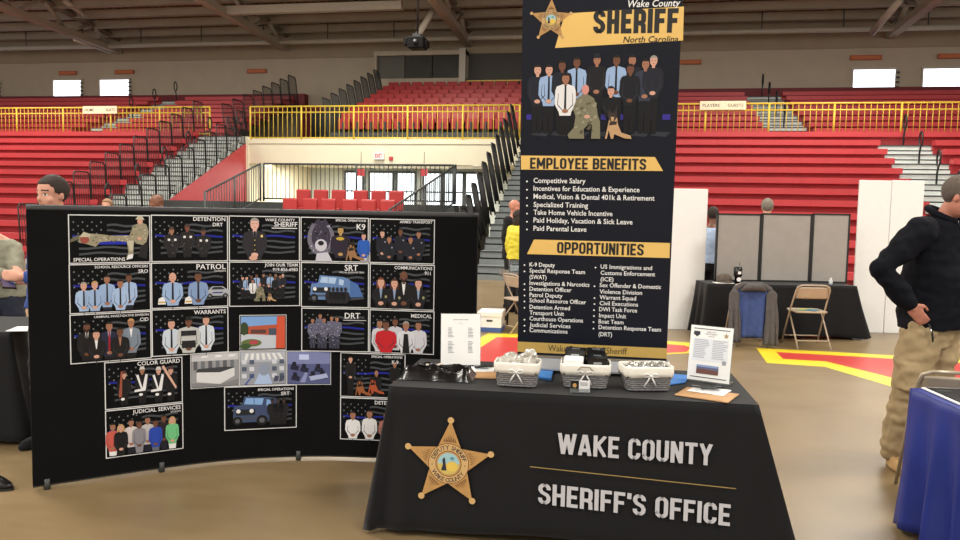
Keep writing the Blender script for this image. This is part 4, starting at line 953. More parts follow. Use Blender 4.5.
PH=[('framed photograph of a soldier sitting beside another one doing a plank, on the curved display',(68,214.7),(68.7,264),(150,215),(150.3,262),d_so),
('framed photograph of five officers in pale blue shirts, below the soldiers print',(68.7,264.6),(69.5,314.5),(150.3,262.6),(151,310),d_sro),
('framed photograph of five people in suits, below the print of five pale blue shirts',(69.5,315),(70.3,364.3),(151,310.6),(151.4,358),d_cid),
('framed photograph of three dark-armoured officers under the word DETENTION',(151,215),(151,261.8),(227.6,215.4),(228,261.3),d_drtd),
('framed photograph of two officers with a patrol car under the word PATROL',(151,262.5),(151.3,309.5),(228,262),(228.2,305.6),d_patrol),
('framed photograph of three standing officers under the word WARRANTS',(151.5,310),(151.8,357),(228.2,306.3),(228.4,352),d_warr),
('framed portrait photograph of a uniformed white-haired sheriff',(228.8,215.6),(229,261),(299.7,216.6),(300,261),d_sheriff),
('framed group photograph titled JOIN OUR TEAM, below the sheriff portrait',(229,261.7),(229.3,306),(300,261.7),(300.2,306.5),d_join),
('framed photograph of a large shepherd dog face with handlers',(300.6,216.8),(301,261.6),(368.6,218),(368.8,262.2),d_k9),
('framed photograph of a blue armoured truck under large letters SRT',(301,262.2),(301.2,306.8),(368.8,263),(369,308),d_srt),
('framed photograph of five officers in grey camouflage, titled DRT',(301.4,307.6),(301.6,350.6),(369,308.8),(369,352.6),d_drt),
('framed photograph of five dark-uniformed officers titled ARMED TRANSPORT',(369.6,218.4),(369.8,262.4),(434.8,219.8),(434.6,264.6),d_armed),
('framed photograph of four people in black jackets titled COMMUNICATIONS 911',(369.8,263.2),(369.8,308),(434.6,265.2),(434.4,311),d_comm),
('framed photograph of medical staff around a person in a bright red top',(369.8,308.8),(369.6,352),(434.4,311.8),(434,355),d_med),
('framed photograph of a rifle-bearing colour guard',(104.2,362.8),(105,411),(182,356.2),(182.8,401),d_cg),
('framed photograph of eight civil staff titled JUDICIAL SERVICES',(105,411.6),(105.8,459.6),(182.8,401.8),(183.4,447.4),d_jud),
('framed photograph of a dark armoured truck with crew, below interior pictures',(224,387),(224.6,431),(296.6,384),(296.7,427),d_truck2),
('framed photograph of two handlers with tan dogs, just above the half hidden print',(340.6,352),(340.4,396),(405.6,354.6),(405,399),d_k9b),
('framed photograph of three women, half hidden behind the black table',(340.4,396.8),(340.2,438.5),(405,399.6),(404.6,442),d_det),
('small colour photograph of a red brick building under blue sky',(239.6,314.6),(239.6,350),(286.4,315),(286.4,350),d_ext),
('small grey photograph of a white reception desk',(190,354.2),(191,389),(239.2,350.8),(239.2,385.6),d_desk),
('small pale photograph of a two-storey hall, below the brick building picture',(239.6,350.6),(239.6,385.4),(286.4,350.6),(286.4,384.6),d_hall),
('small blue-tinted photograph of an office, beside the two-storey hall picture',(286.8,350.6),(286.8,384.6),(331,351),(331,384.6),d_office)]
for l,tl,bl,tr,brr,f in PH: photo(l,tl,bl,tr,brr,f)
# ================================================================ BOLD CONDENSED BLOCK LETTERS
def _arc(cx,cy,rx,ry,a0,a1,n=7): return [(cx+rx*math.cos(math.radians(a0+(a1-a0)*k/n)),cy+ry*math.sin(math.radians(a0+(a1-a0)*k/n))) for k in range(n+1)]
BW=.5
def glyphs(t):
    h=t/2; w=BW; r=w-h; c=.2; L=h; Rr=w-h; T_=1-h; B_=h; m=.5
    rr=.17
    def rc(x0,y0,x1,y1,which):
        out=[]
        return out
    O=[(L,.25)]+_arc(L+rr,B_+rr,rr,rr,180,270)+_arc(Rr-rr,B_+rr,rr,rr,270,360)+_arc(Rr-rr,T_-rr,rr,rr,0,90)+_arc(L+rr,T_-rr,rr,rr,90,180)+[(L,.25)]
    C=[(Rr,.32)]+_arc(Rr-rr,B_+rr,rr,rr,0,-90)+_arc(L+rr,B_+rr,rr,rr,270,180)+_arc(L+rr,T_-rr,rr,rr,180,90)+_arc(Rr-rr,T_-rr,rr,rr,90,0)+[(Rr,.68)]
    S=[(L,.3)]+_arc(L+rr,B_+rr,rr,rr,180,270)+_arc(Rr-rr,B_+rr,rr,rr,270,360)+[(Rr,.34),(Rr-.06,.45),(L+.06,.57),(L,.68)]+_arc(L+rr,T_-rr,rr,rr,180,90)+_arc(Rr-rr,T_-rr,rr,rr,90,0)+[(Rr,.7)]
    U=[(L,1)]+_arc(L+rr,B_+rr,rr,rr,180,270)+_arc(Rr-rr,B_+rr,rr,rr,270,360)+[(Rr,1)]
    P=[(L,T_)]+_arc(Rr-.14,T_-.14,.14,.14,90,0)+_arc(Rr-.14,.42+.14,.14,.14,0,-90)+[(L,.42)]
    D=[(L,T_)]+_arc(Rr-rr,T_-rr,rr,rr,90,0)+_arc(Rr-rr,B_+rr,rr,rr,0,-90)+[(L,B_)]
    V=[(L,0),(L,1)]
    E=[V,[(L,T_),(w-.06,T_)],[(L,.5),(w-.1,.5)],[(L,B_),(w-.06,B_)]]
    return {'A':(.56,[[(h*.95,0),(.28-.02,1)],[(.56-h*.95,0),(.28+.02,1)],[(.13,.26),(.43,.26)]]),
     'B':(w,[V,[(L,T_)]+_arc(Rr-.13,T_-.12,.12,.12,90,0)+_arc(Rr-.13,.52+.1,.12,.1,0,-90)+[(L,.52)],[(L,.52)]+_arc(Rr-.14,.52-.14,.14,.14,90,0)+_arc(Rr-.14,B_+.14,.14,.14,0,-90)+[(L,B_)]]),
     'C':(w,[C]),'D':(w,[V,D]),'E':(w-.05,E),'F':(w-.05,E[:3]),'H':(w,[V,[(Rr,0),(Rr,1)],[(L,.5),(Rr,.5)]]),'I':(t,[[(h,0),(h,1)]]),
     'K':(w+.04,[V,[(L,.42),(w-.02,1)],[(L+.1,.56),(w-.02,0)]]),'L':(w-.08,[V,[(L,B_),(w-.08,B_)]]),
     'M':(.66,[V,[(.66-h,0),(.66-h,1)],[(h,1),(.33,.25)],[(.66-h,1),(.33,.25)]]),'N':(w,[V,[(Rr,0),(Rr,1)],[(L,.98),(Rr,.02)]]),
     'O':(w,[O]),'P':(w,[V,P]),'R':(w,[V,P,[(Rr-.14,.46),(Rr,.32),(Rr+.01,0)]]),'S':(w,[S]),'T':(w,[[(w/2,0),(w/2,1)],[(0,T_),(w,T_)]]),'U':(w,[U]),
     'W':(.78,[[(h*.9,1),(.23,0)],[(.23,0),(.39,.94)],[(.39,.94),(.55,0)],[(.55,0),(.78-h*.9,1)]]),'Y':(w+.03,[[(h*.9,1),(w/2+.015,.45)],[(w+.03-h*.9,1),(w/2+.015,.45)],[(w/2+.015,0),(w/2+.015,.5)]]),
     '\u2019':(t*.9,[[(t*.5,1),(t*.42,.72)]]),' ':(.22,[])}
def block(o,s,x0,y0,w,h,m,l=2.2,t=.16,gap=.075,slope=0):
    g=glyphs(t); tot=sum(g[c][0] for c in s)+gap*(len(s)-1); kx=w/tot; x=0; seg=0
    for ch in s:
        gw,strokes=g[ch]
        for st in strokes:
            n=len(st); Lf=[];Rt=[]
            for i,p in enumerate(st):
                if i==0: d=(st[1][0]-p[0],st[1][1]-p[1])
                elif i==n-1: d=(p[0]-st[-2][0],p[1]-st[-2][1])
                else:
                    a=(p[0]-st[i-1][0],p[1]-st[i-1][1]); b=(st[i+1][0]-p[0],st[i+1][1]-p[1]); la=math.hypot(*a) or 1e-6; lb=math.hypot(*b) or 1e-6; d=(a[0]/la+b[0]/lb,a[1]/la+b[1]/lb)
                L=math.hypot(*d) or 1; nx,ny=-d[1]/L*t/2,d[0]/L*t/2
                Lf.append((p[0]+nx,p[1]+ny)); Rt.append((p[0]-nx,p[1]-ny))
            cl=lambda q:(x0+(x+q[0])*kx,-l*.001-seg*.00002,y0+min(1,max(0,q[1]))*h+slope*(x+q[0])*kx)
            for i in range(n-1): o.add([cl(Lf[i]),cl(Lf[i+1]),cl(Rt[i+1]),cl(Rt[i])],[(3,2,1,0)],m)
            seg+=1
        x+=gw+gap
# ================================================================ FRONT TABLE
TH=.74
TYAW=math.radians(.7)
A=G(389,387,TH); B=G(759,406,TH)
ex=(B-A); ex.z=0; TW=ex.length; ex.normalize(); ey=Vector((-ex.y,ex.x,0)); TD=.72
tc=(A+B)/2+ey*TD/2; tc.z=0
trz=math.atan2(ex.y,ex.x)
def T(px,py,h=TH):      # pixel on the table top -> table-local coordinates
    p=G(px,py,h)-tc; return p.dot(ex),p.dot(ey)
tb=thing('folding_table','long folding table under the black cloth with the gold star emblem','table',tc,trz)
a=MB(); a.bx(-TW/2+.03,TW/2-.03,-TD/2+.02,TD/2-.02,TH-.05,TH-.012,mat('white_table_plastic',(210,210,206))); a.build('tabletop',tb,bevel=.01)
for sx in(-1,1):
    for sy in(-1,1): a=MB(); a.tube([(sx*(TW/2-.2),sy*(TD/2-.1),TH-.05),(sx*(TW/2-.2),sy*(TD/2-.08),0)],.016,M_dkg); a.build('leg',tb)
def cloth(name,label,W,D,H,m,flx=.13,fly=.0,hem=.045,flxl=None,seed=1,amp=.012,corner=.07,frontflat=True,cat='tablecloth'):
    r=random.Random(seed); c=.03; pts=[]
    def side(p,q,n,kind):
        for i in range(n): t=i/n; pts.append((p[0]+(q[0]-p[0])*t,p[1]+(q[1]-p[1])*t,kind,t))
    side((-W/2,-D/2),(W/2,-D/2),70,0); side((W/2,-D/2),(W/2,D/2),36,1); side((W/2,D/2),(-W/2,D/2),60,2); side((-W/2,D/2),(-W/2,-D/2),36,3)
    vs=[];fs=[];L=14; n=len(pts)
    for j in range(L+1):
        t=j/L
        for i,(x,y,k,u) in enumerate(pts):
            e=min(u,1-u)*(W if k in(0,2) else D)    # distance to corner
            nx,ny=[(0,-1),(1,0),(0,1),(-1,0)][k]
            fx=flx if x>0 or flxl is None else flxl; fl=(fly if k in(0,2) else fx)
            cw=math.exp(-(e/.09)**2)
            sx=(1 if x>0 else -1); sy=(1 if y>0 else -1)
            px=x+nx*fl*t+cw*sx*corner*t*(.6 if k in(0,2) else 1)*1.0+ (sx*fx*t*math.exp(-(e/.06)**2) if k in(0,2) else 0)
            py=y+ny*fl*t+cw*sy*(corner*.25)*t
            if k in(1,3): 
                w=amp*1.6*t*math.sin(u*D*34+seed)+amp*t*math.sin(u*D*15+2*seed); px+=nx*w*2
            elif k==2 or not frontflat: py+=ny*amp*t*(math.sin(u*W*22+seed)+.6*math.sin(u*W*9))
            else:
                near=math.exp(-(e/.085)**2); py+=ny*(amp*3.6*t*math.sin(e*48+seed))*near
            z=H*(1-t)+hem*t if t>0 else H
            if t<.04: z=H
            z+=(-.02*cw+.008*math.sin(u*11+k+seed))*t
            vs.append((px,py,max(z,.006)))
    for j in range(L):
        for i in range(n): fs.append((j*n+i,(j+1)*n+i,(j+1)*n+(i+1)%n,j*n+(i+1)%n))
    mb=MB(); mb.add(vs,fs,m,smooth=True)
    # top
    o=len(mb.v); g=18; gv=[]; 
    mb.add([(x,y,H+.001) for x,y,_,_ in pts],[tuple(range(n))],m)
    t=thing(name,label,cat,(0,0,0)); b=mb.build('cloth_body',t); b.modifiers.new('s','SOLIDIFY').thickness=.003
    return t
cl=cloth('tablecloth','black tablecloth with gold star emblem and WAKE COUNTY SHERIFF’S OFFICE lettering',TW,TD,TH+.004,M_blk,seed=3,flxl=.04,flx=.15)
cl.location=tc; cl.rotation_euler=(0,0,trz)
TP=Plane(tc+(-ey)*(TD/2+.012),ex,(0,0,1))
def tfront(px,py): return TP.uv(px,py)
def star_emblem(o,cx,cy,R_,rot,l=1,word=True,tiltx=0):
    gold=mat('emblem_gold',(180,138,82),rough=.5,var=.08,scale=30); gold2=mat('emblem_gold_light',(198,162,108),rough=.5); gd=mat('emblem_brown',(96,56,30),rough=.6); nvy=mat('emblem_navy',(36,30,50))
    P=[]
    r_=R_*.455
    for k in range(10):
        a=rot+PI/2+k*PI/5; rr=R_ if k%2==0 else r_; P.append((cx+rr*math.cos(a),cy+rr*math.sin(a)))
    for k in range(0,10,2):
        o.p2([(cx,cy),P[k-1],P[k]],gold,l); o.p2([(cx,cy),P[k],P[(k+1)%10]],gold,l)
        a=rot+PI/2+k*PI/5
        o.e2(cx+R_*1.0*math.cos(a),cy+R_*1.0*math.sin(a),R_*.075,R_*.075,gold2,l+.5,12)
        for j in range(-3,4):
            b=a+PI/2; s=j*R_*.045; r0=R_*.5; r1=R_*(.7-abs(j)*.035)
            o.p2([(cx+r0*math.cos(a)+(s-.004*R_/.1*.5)*math.cos(b),cy+r0*math.sin(a)+(s-.02*R_*.2)*math.sin(b)),(cx+r1*math.cos(a)+s*.8*math.cos(b),cy+r1*math.sin(a)+s*.8*math.sin(b)),(cx+r0*math.cos(a)+(s+R_*.014)*math.cos(b),cy+r0*math.sin(a)+(s+R_*.014)*math.sin(b))],gd,l+.4)
    o.e2(cx,cy,R_*.47,R_*.47,gd,l+.6,36); o.e2(cx,cy,R_*.455,R_*.455,gold2,l+.9,36); o.e2(cx,cy,R_*.3,R_*.3,gd,l+1.2,30); o.e2(cx,cy,R_*.285,R_*.285,gold,l+1.5,30)
    # seal picture
    o.e2(cx,cy,R_*.25,R_*.25,mat('emblem_sky',(150,190,196)),l+1.8,26); 
    n=12; o.p2([(cx+R_*.25*math.cos(PI+PI*k/n),cy-.0*R_+R_*.25*math.sin(PI+PI*k/n)) for k in range(n+1)],mat('emblem_field',(196,176,96)),l+2.1)
    o.e2(cx+R_*.08,cy-R_*.06,R_*.13,R_*.12,mat('emblem_yellow',(216,184,84)),l+2.4,14)
    o.p2([(cx-R_*.17,cy-R_*.16),(cx-R_*.04,cy-R_*.16),(cx-R_*.07,cy+R_*.04),(cx-R_*.09,cy+R_*.15),(cx-R_*.14,cy+R_*.1),(cx-R_*.13,cy-R_*.02)],nvy,l+2.7)
    o.p2([(cx+R_*.02,cy+R_*.12),(cx+R_*.1,cy+R_*.08),(cx+R_*.14,cy+R_*.14),(cx+R_*.07,cy+R_*.17)],mat('emblem_teal',(84,140,160)),l+2.7)
    def arc(s,a0,a1,rad,flip,h):
        wd=[text_polys(ch,.012)[2] if ch!=' ' else (0,.3,0,.7) for ch in s]; ws=[b[1]-b[0]+.1 for b in wd]; tot=sum(ws); acc=0
        for ch,wv in zip(s,ws):
            f=(acc+wv/2)/tot; acc+=wv
            if ch==' ': continue
            a=a0+(a1-a0)*f; vs,fs,(xa,xb,ya,yb)=text_polys(ch,.012); k=h/.72
            ca=a-PI/2 if not flip else a+PI/2
            o.add([(cx+rad*math.cos(a)+((x-(xa+xb)/2)*k*math.cos(ca)-(y-.36)*k*math.sin(ca)),-(l+1.4)*.001,cy+rad*math.sin(a)+((x-(xa+xb)/2)*k*math.sin(ca)+(y-.36)*k*math.cos(ca))) for x,y in vs],fs,nvy)
    if word:
        arc('DEPUTY SHERIFF',rot+math.radians(166),rot+math.radians(14),R_*.378,False,R_*.1); arc('WAKE COUNTY',rot+math.radians(208),rot+math.radians(332),R_*.378,True,R_*.1)
        for s_ in (-1,1): o.e2(cx+s_*R_*.378,cy-R_*.03,R_*.015,R_*.015,nvy,l+1.4,6)
sx,sy=tfront(448.6,463.5); tx,ty=tfront(448.7,419.5)
_,sy2=tfront(478,503)
Rs=(ty-sy)*.985
o=MB(); star_emblem(o,0,0,Rs,math.radians(-2.2),l=2); q=o.build('star_emblem',cl); q.location=(sx,-TD/2-.012,sy)
silv=mat('silver_lettering',(186,186,192),rough=.5,var=.03)
def front_text(s,pa,pb,pc,pd,m,name):
    x0,z0=tfront(*pa); _,z1=tfront(*pb); x1,z2=tfront(*pc); _,z3=tfront(*pd); o=MB(); hh=((z1-z0)+(z3-z2))/2
    block(o,s,0,0,x1-x0,hh,m,l=2,t=.165,slope=(z2-z0)/(x1-x0)); q=o.build(name,cl); q.location=(x0,-TD/2-.012,z0); return q
front_text('WAKE COUNTY',(557.5,453.5),(557.5,432),(712,465.5),(712,444.5),silv,'lettering')
front_text('SHERIFF’S OFFICE',(538,503.5),(538,482),(730,526),(730,505),silv,'lettering')
x0,z0=tfront(530,466.5); x1,z1=tfront(736,488.5)
o=MB(); o.p2([(x0,z0-(z0+z1)/2-.0022),(x1,z1-(z0+z1)/2-.0022),(x1,z1-(z0+z1)/2+.0022),(x0,z0-(z0+z1)/2+.0022)],mat('gold_line',(150,126,76)),.5); q=o.build('gold_line',cl); q.location=(0,-TD/2-.014,(z0+z1)/2)
print('TXT',tfront(557.5,453.5),tfront(557.5,432),tfront(712,465),tfront(712,444.5),tfront(538,503),tfront(538,482),tfront(730,526),tfront(730,505),z0,z1)
# ================================================================ BANNER
BZ=.843
BL=G(517.5,352,BZ); BR=G(666.5,359,BZ)
bl=T(517.5,352,BZ); br_=T(666.5,359,BZ); print('banner',bl,br_,'table',TW,TD)
bw_=(BR-BL); bw_.z=0; BWd=bw_.length; bex=bw_.normalized(); bey=Vector((-bex.y,bex.x,0)); LEAN=math.radians(4.6)
bez=(Vector((0,0,1))*math.cos(LEAN)-bey*math.sin(LEAN)).normalized()
BP=Plane(BL,bex,bez); BHt=2.12
ban=thing('pull_up_banner','tall black and gold pull-up banner listing sheriff jobs, standing behind the baskets','banner',BL-Vector((0,0,BZ-TH-.008)),math.atan2(bex.y,bex.x))
def bchild(mb,name,parent=ban):
    q=mb.build(name,parent); return q
BM=Matrix.Translation((0,0,BZ-TH-.008))@Matrix.Rotation(LEAN,4,'X')
def bput(o,name,parent):
    for i,v in enumerate(o.v): o.v[i]=BM@v
    return o.build(name,parent)
navy=mat('banner_black',(15,19,31),rough=.5,var=.05,scale=3,spec=.22); bgold=mat('banner_gold',(226,186,104),rough=.45,var=.04,scale=3); bgold2=mat('banner_gold_deep',(190,158,84),rough=.45,var=.04,scale=3)
o=MB(); o.bx(0,BWd,0,.004,-.03,BHt,navy); sheet=bput(o,'banner_sheet',ban)
o=MB(); o.bx(-.01,BWd+.01,-.012,.016,BHt-.01,BHt+.02,M_silver); bput(o,'top_rail',ban)
o=MB(); o.add([(-.02,-.06,.012),(BWd+.02,-.06,.012),(BWd+.02,.06,.012),(-.02,.06,.012),(-.02,-.025,.085),(BWd+.02,-.025,.085),(BWd+.02,.035,.085),(-.02,.035,.085)],[(0,3,2,1),(4,5,6,7),(0,1,5,4),(1,2,6,5),(2,3,7,6),(3,0,4,7)],M_silver)
base=o.build('base_cassette',ban,bevel=.012); base.location=(0,0,0)
for x in (.15,BWd-.15):
    o=MB(); o.bx(x-.04,x+.04,-.16,.1,.0,.012,mat('cream_foot_plastic',(206,200,184))); o.build('foot',ban,bevel=.004)
o=MB(); o.tube([(BWd/2,.03,.06),(BWd/2,.03+0,.9),(BWd/2,-math.sin(LEAN)*BHt+.02,BHt*math.cos(LEAN)+.04)],.01,M_silver); o.build('support_pole',ban)
def bq(pts,m,l): o=MB(); return [BP.uv(*p) for p in pts]
o=MB()
def bpoly(pts,m,l): o.p2([BP.uv(*p) for p in pts],m,l)
for pp,mm in (([(565,13.5),(684,6.5),(683,40.5),(555,48)],bgold),([(521,155.5),(655,157),(663,171),(521,169.5)],bgold),([(534,239.5),(670,243),(669.5,258),(527,254)],bgold)):
    o=MB(); bpoly(pp,mm,1); bput(o,'gold_panel',sheet)
o=MB()
if 0: bpoly([(565,13.5),(684,6.5),(683,40.5),(555,48)],bgold,1)
#bpoly([(521,155.5),(655,157),(663,171),(521,169.5)],bgold,1)
#bpoly([(534,239.5),(670,243),(669.5,258),(527,254)],bgold,1)
x1,y1=BP.uv(666.5,359); x0,y0=BP.uv(517.5,341.5)
o.p2([(0,.002),(BWd,.002),(BWd,y0+.0),(0,y0+.0)],bgold2,1)
bput(o,'gold_panel',sheet)
bk=mat('banner_text_black',(20,20,22),rough=.5,var=0); wt=mat('banner_text_white',(232,232,232),rough=.5,var=0)
def bblock(s,pl,pr,capt,m,t=.17):
    o=MB(); x0,y0=BP.uv(*pl); x1,y1=BP.uv(*pr); _,yt=BP.uv(pl[0],pl[1]-capt); block(o,s,x0,(y0+y1)/2,x1-x0,yt-y0,m,t=t); return bput(o,'text_line',sheet)
def btext(s,pl,pr,capt,m,l=2.2,off=0,shear=0,dot=None):
    """pl/pr: pixels of the baseline start and end; capt: pixel height of capitals"""
    o=MB(); x0,y0=BP.uv(*pl); x1,y1=BP.uv(*pr); _,yt=BP.uv(pl[0],pl[1]-capt); h=yt-y0
    vs,fs,(a,b,c,d)=text_polys(s,off); _,_,(_,_,c0,d0)=text_polys('H',off); k=h/(d0-c0); kx=(x1-x0-shear*h*.8)/(b-a)
    o.add([(x0+(vx-a)*kx+vy*k*shear,-l*.001,(y0+y1)/2+vy*k) for vx,vy in vs],fs,m)
    if dot: x,z=BP.uv(*dot); o.e2(x,z,.0045,.0045,wt,2.2,8)
    return bput(o,'text_line',sheet)
btext('Wake County',(626.5,7.5),(680.5,6),7,wt,shear=.2,off=.012)
bblock('SHERIFF',(593,35.5),(678,31),24,bk,t=.2)
btext('North Carolina',(623,44),(679,40.5),6.2,bk,shear=.2,off=.012)
bblock('EMPLOYEE BENEFITS',(530,169),(646,169.6),11,bk,t=.17)
bblock('OPPORTUNITIES',(557,253.5),(643.5,255.3),11.5,bk,t=.17)
for i,(s,y,xe) in enumerate([('Competitive Salary',184,585.5),('Incentives for Education & Experience',192.3,639.5),('Medical, Vision & Dental 401k & Retirement',200.5,654.5),('Specialized Training',208.2,588),('Take Home Vehicle Incentive',216.2,612.5),('Paid Holiday, Vacation & Sick Leave',224.3,632.5),('Paid Parental Leave',232,586.5)]):
    btext(s,(533.5,y-1.2),(xe,y-.6),5,wt,off=.012,dot=(527,y-2.6))
for i,(s,y,x,xe,b) in enumerate([('K-9 Deputy',267,529.5,555,1),('Special Response Team',273.4,529.5,585,1),('(SWAT)',279.3,529.5,546.5,0),('Investigations & Narcotics',286,529.5,589.5,1),('Detention Officer',291.6,529.5,571.5,1),('Patrol Deputy',297.5,529.5,562.5,1),('School Resource Officer',303.4,529.5,586,1),('Detention Armed',309.7,529.5,570,1),('Transport Unit',315.4,529.5,564,0),('Courthouse Operations',321.6,529.5,583,1),('Judicial Services',327.6,529.5,570.5,1),('Communications',333,529.5,567.5,1),
   ('US Immigrations and',269.5,600.5,652,1),('Customs Enforcement',275.7,600.5,655,0),('(ICE)',281.5,600.5,613.5,0),('Sex Offender & Domestic',288.2,599.5,661,1),('Violence Division',294.3,599.5,642,0),('Warrant Squad',300,599.5,636,1),('Civil Executions',306,599.5,638,1),('DWI Task Force',312,599,637,1),('Impact Unit',318,599,626,1),('Boat Team',324,598.5,623.5,1),('Detention Response Team',330.5,598.5,661,1),('(DRT)',336.5,598.5,612,0)]):
    btext(s,(x,y-.6),(xe,y+.1),4.2,wt,off=.012,dot=(x-5,y-2) if b else None)
btext('WakeCounty/NCSheriff',(548,351.6),(627,353.8),6.2,mat('banner_text_brown',(70,60,40),var=0),off=.0)
o=MB(); x,z=BP.uv(551,20); xt,zt=BP.uv(551,-1.5); star_emblem(o,x,z,zt-z,math.radians(-1),l=2.2); bput(o,'star_emblem',sheet)
# group picture on the banner
o=MB(); xa,za=BP.uv(523,150); xb,_=BP.uv(676,150); wv=xb-xa
n0=0
P2=MB(); 
for k in range(40):
    gx=R.uniform(.02,.96)*wv+xa; gz=za+R.uniform(.02,.6)*wv*.7
for (cx,w_) in ((.05,.06),(.14,.03),(.64,.04),(.83,.05),(.93,.05),(.52,.05)): P2.r2(xa+wv*(cx-w_/2),za+wv*.2,xa+wv*(cx+w_/2),za+wv*.235,ink(52,44,140),1.3)
for k in range(7): P2.p2([(xa+wv*(.05+.13*k),za+wv*.1),(xa+wv*(.15+.13*k),za+wv*.09),(xa+wv*(.18+.13*k),za+wv*.12),(xa+wv*(.08+.13*k),za+wv*.125)],ink(44,48,56),1.2)
Q=MB(); team(Q,0,1.0,0,1.0,3)
P2.add([(xa+v.x*wv,v.y,za+.008+v.z*wv*1.02) for v in Q.v],Q.f,K0)
P2.m=P2.m[:-len(Q.m)]+[P2.mi(Q.mats[i]) for i in Q.m]
bput(P2,'group_picture',sheet)
# ================================================================ THINGS ON THE FRONT TABLE
TZ=TH+.009
def onT(px,py,dz=0):
    p=G(px,py,TZ); p.z=TZ+dz; return p
wick=mat('grey_wicker',(118,116,116),rough=.75,var=.18,scale=60,bump=.3,bscale=200); liner=mat('cream_liner_cloth',(226,222,212),rough=.9,var=.04,scale=30,bump=.1,bscale=90)
def rrect(w,d,c,n=6):
    pts=[]
    for sx,sy,a0 in ((1,1,0),(-1,1,90),(-1,-1,180),(1,-1,270)):
        for k in range(n+1): a=math.radians(a0+90*k/n); pts.append((sx*(w/2-c)+c*math.cos(a),sy*(d/2-c)+c*math.sin(a)))
    return pts
def dense(pts,m=4):
    out=[];n=len(pts)
    for i in range(n):
        a=pts[i];b=pts[(i+1)%n]; L=math.hypot(b[0]-a[0],b[1]-a[1]); k=max(1,int(L/.006))
        for j in range(k): out.append((a[0]+(b[0]-a[0])*j/k,a[1]+(b[1]-a[1])*j/k))
    return out
def basket(label,loc,rz,w,d,h,seed,handle=False,bow=True):
    t=thing('wicker_basket',label,'basket',loc,rz,group='lined wicker baskets on the table')
    a=MB(); n=9
    a.add([(x*.82,y*.82,.004) for x,y in rrect(w,d,.025)],[tuple(range(28))],wick)
    ring=rrect(w,d,.025); vs=[(x*.8,y*.8,0.003) for x,y in ring]+[(x*.97,y*.97,h) for x,y in ring]; N_=len(ring)
    a.add(vs,[(i,(i+1)%N_,N_+(i+1)%N_,N_+i) for i in range(N_)],wick)
    for r in range(n):
        z=.006+(h-.03)*r/(n-1)*1.0+.003; s=.82+.16*z/h; P=dense(ring); m_=len(P); pts=[]
        for i,(x,y) in enumerate(P[::1]):
            u=.0022*math.sin(i*1.05+(PI if r%2 else 0)); L=math.hypot(x,y) or 1; pts.append((x*s+x/L*u,y*s+y/L*u,z))
        a.tube(pts[::2],(h/n)*.52,wick,n=5,closed=True)
    a.build('woven_body',t)
    a=MB(); rr=random.Random(seed); P=rrect(w*1.04,d*1.04,.03,8); m_=len(P); prof=[(.92,h-.035),(.95,h+.003),(.975,h+.005),(.99,h-.004),(.985,h-.026),(.975,h-.044)]
    vs=[]
    for q,(s,z) in enumerate(prof):
        for i,(x,y) in enumerate(P): vs.append((x*s+ (rr.uniform(-.0015,.0015)),y*s+rr.uniform(-.0015,.0015),z+(math.sin(i*1.3+seed)*.005 if q==5 else rr.uniform(-.001,.001))))
    fs=[(q*m_+i,q*m_+(i+1)%m_,(q+1)*m_+(i+1)%m_,(q+1)*m_+i) for q in range(len(prof)-1) for i in range(m_)]
    a.add(vs,fs,liner,smooth=True); o=a.build('cloth_liner',t); o.modifiers.new('s','SOLIDIFY').thickness=.002
    a=MB(); y=-d*.54; zc=h-.035
    for s in (-1,1):
        a.tube([(0,y-.004,zc),(s*.02,y-.01,zc+.012),(s*.036,y-.008,zc+.008),(s*.034,y-.006,zc-.004),(s*.015,y-.008,zc-.004),(0,y-.004,zc)],.0035,M_tee,n=5,ry=.4)
        a.tube([(0,y-.005,zc),(s*.018,y-.004,zc-.03),(s*.03,y+.004,zc-.055)],.004,M_tee,n=5,ry=.4)
    a.ell((0,y-.008,zc),(.007,.005,.006),M_tee,8)
    a.build('ribbon_bow',t)
    if handle:
        a=MB(); a.tube([(-.035,y,h-.02),(-.02,y-.012,h-.003),(.02,y-.012,h-.003),(.035,y,h-.02),(.02,y-.01,h-.032),(-.02,y-.01,h-.032)],.004,mat('handle_rope',(160,150,136)),n=6,closed=True); a.build('handle',t)
    return t
b1=onT(517.5,384.5); b2=onT(585,385.5); b3=onT(645,388.5)
rz1=trz-.02
K1=basket('grey wicker basket with cream liner and bow, holding crumpled clear bags',b1,rz1,.215,.15,.115,1)
K2=basket('grey wicker basket with cream liner holding black cases and a white box',b2,trz,.235,.17,.115,2,handle=True)
K3=basket('grey wicker basket with cream liner and bow, holding silver wrapped packets',b3,trz+.22,.235,.155,.115,3)
clear=mat('crumpled_clear_wrap',(206,202,192),rough=.18,var=.12,scale=30,trans=.25,spec=.7); foil=mat('silver_foil_wrap',(164,162,156),rough=.25,metal=.55,var=.2,scale=60)
def crumple(name,label,cat,loc,r,m,seed,group,rz=0,flat=.7):
    rr=random.Random(seed); a=MB(); a.ell((0,0,0),(r,r*.8,r*flat),m,16)
    for i,v in enumerate(a.v):
        k=1+.28*noise.noise(v*60+Vector((seed*3.1,0,0)))+.2*noise.noise(v*140+Vector((0,seed,0)))
        a.v[i]=v*k
    o=a.build(name,smooth=False); o.location=loc; o.rotation_euler=(0,0,rz); return tag(o,label,cat,group)
def loc_in(B,x,y,z,rz):
    c,s=math.cos(rz),math.sin(rz); return Vector((B.x+x*c-y*s,B.y+x*s+y*c,B.z+z))
cols=['nearest the bow','behind the bow','at the board side','at the banner side','on top of the heap','by the acrylic sheet corner']
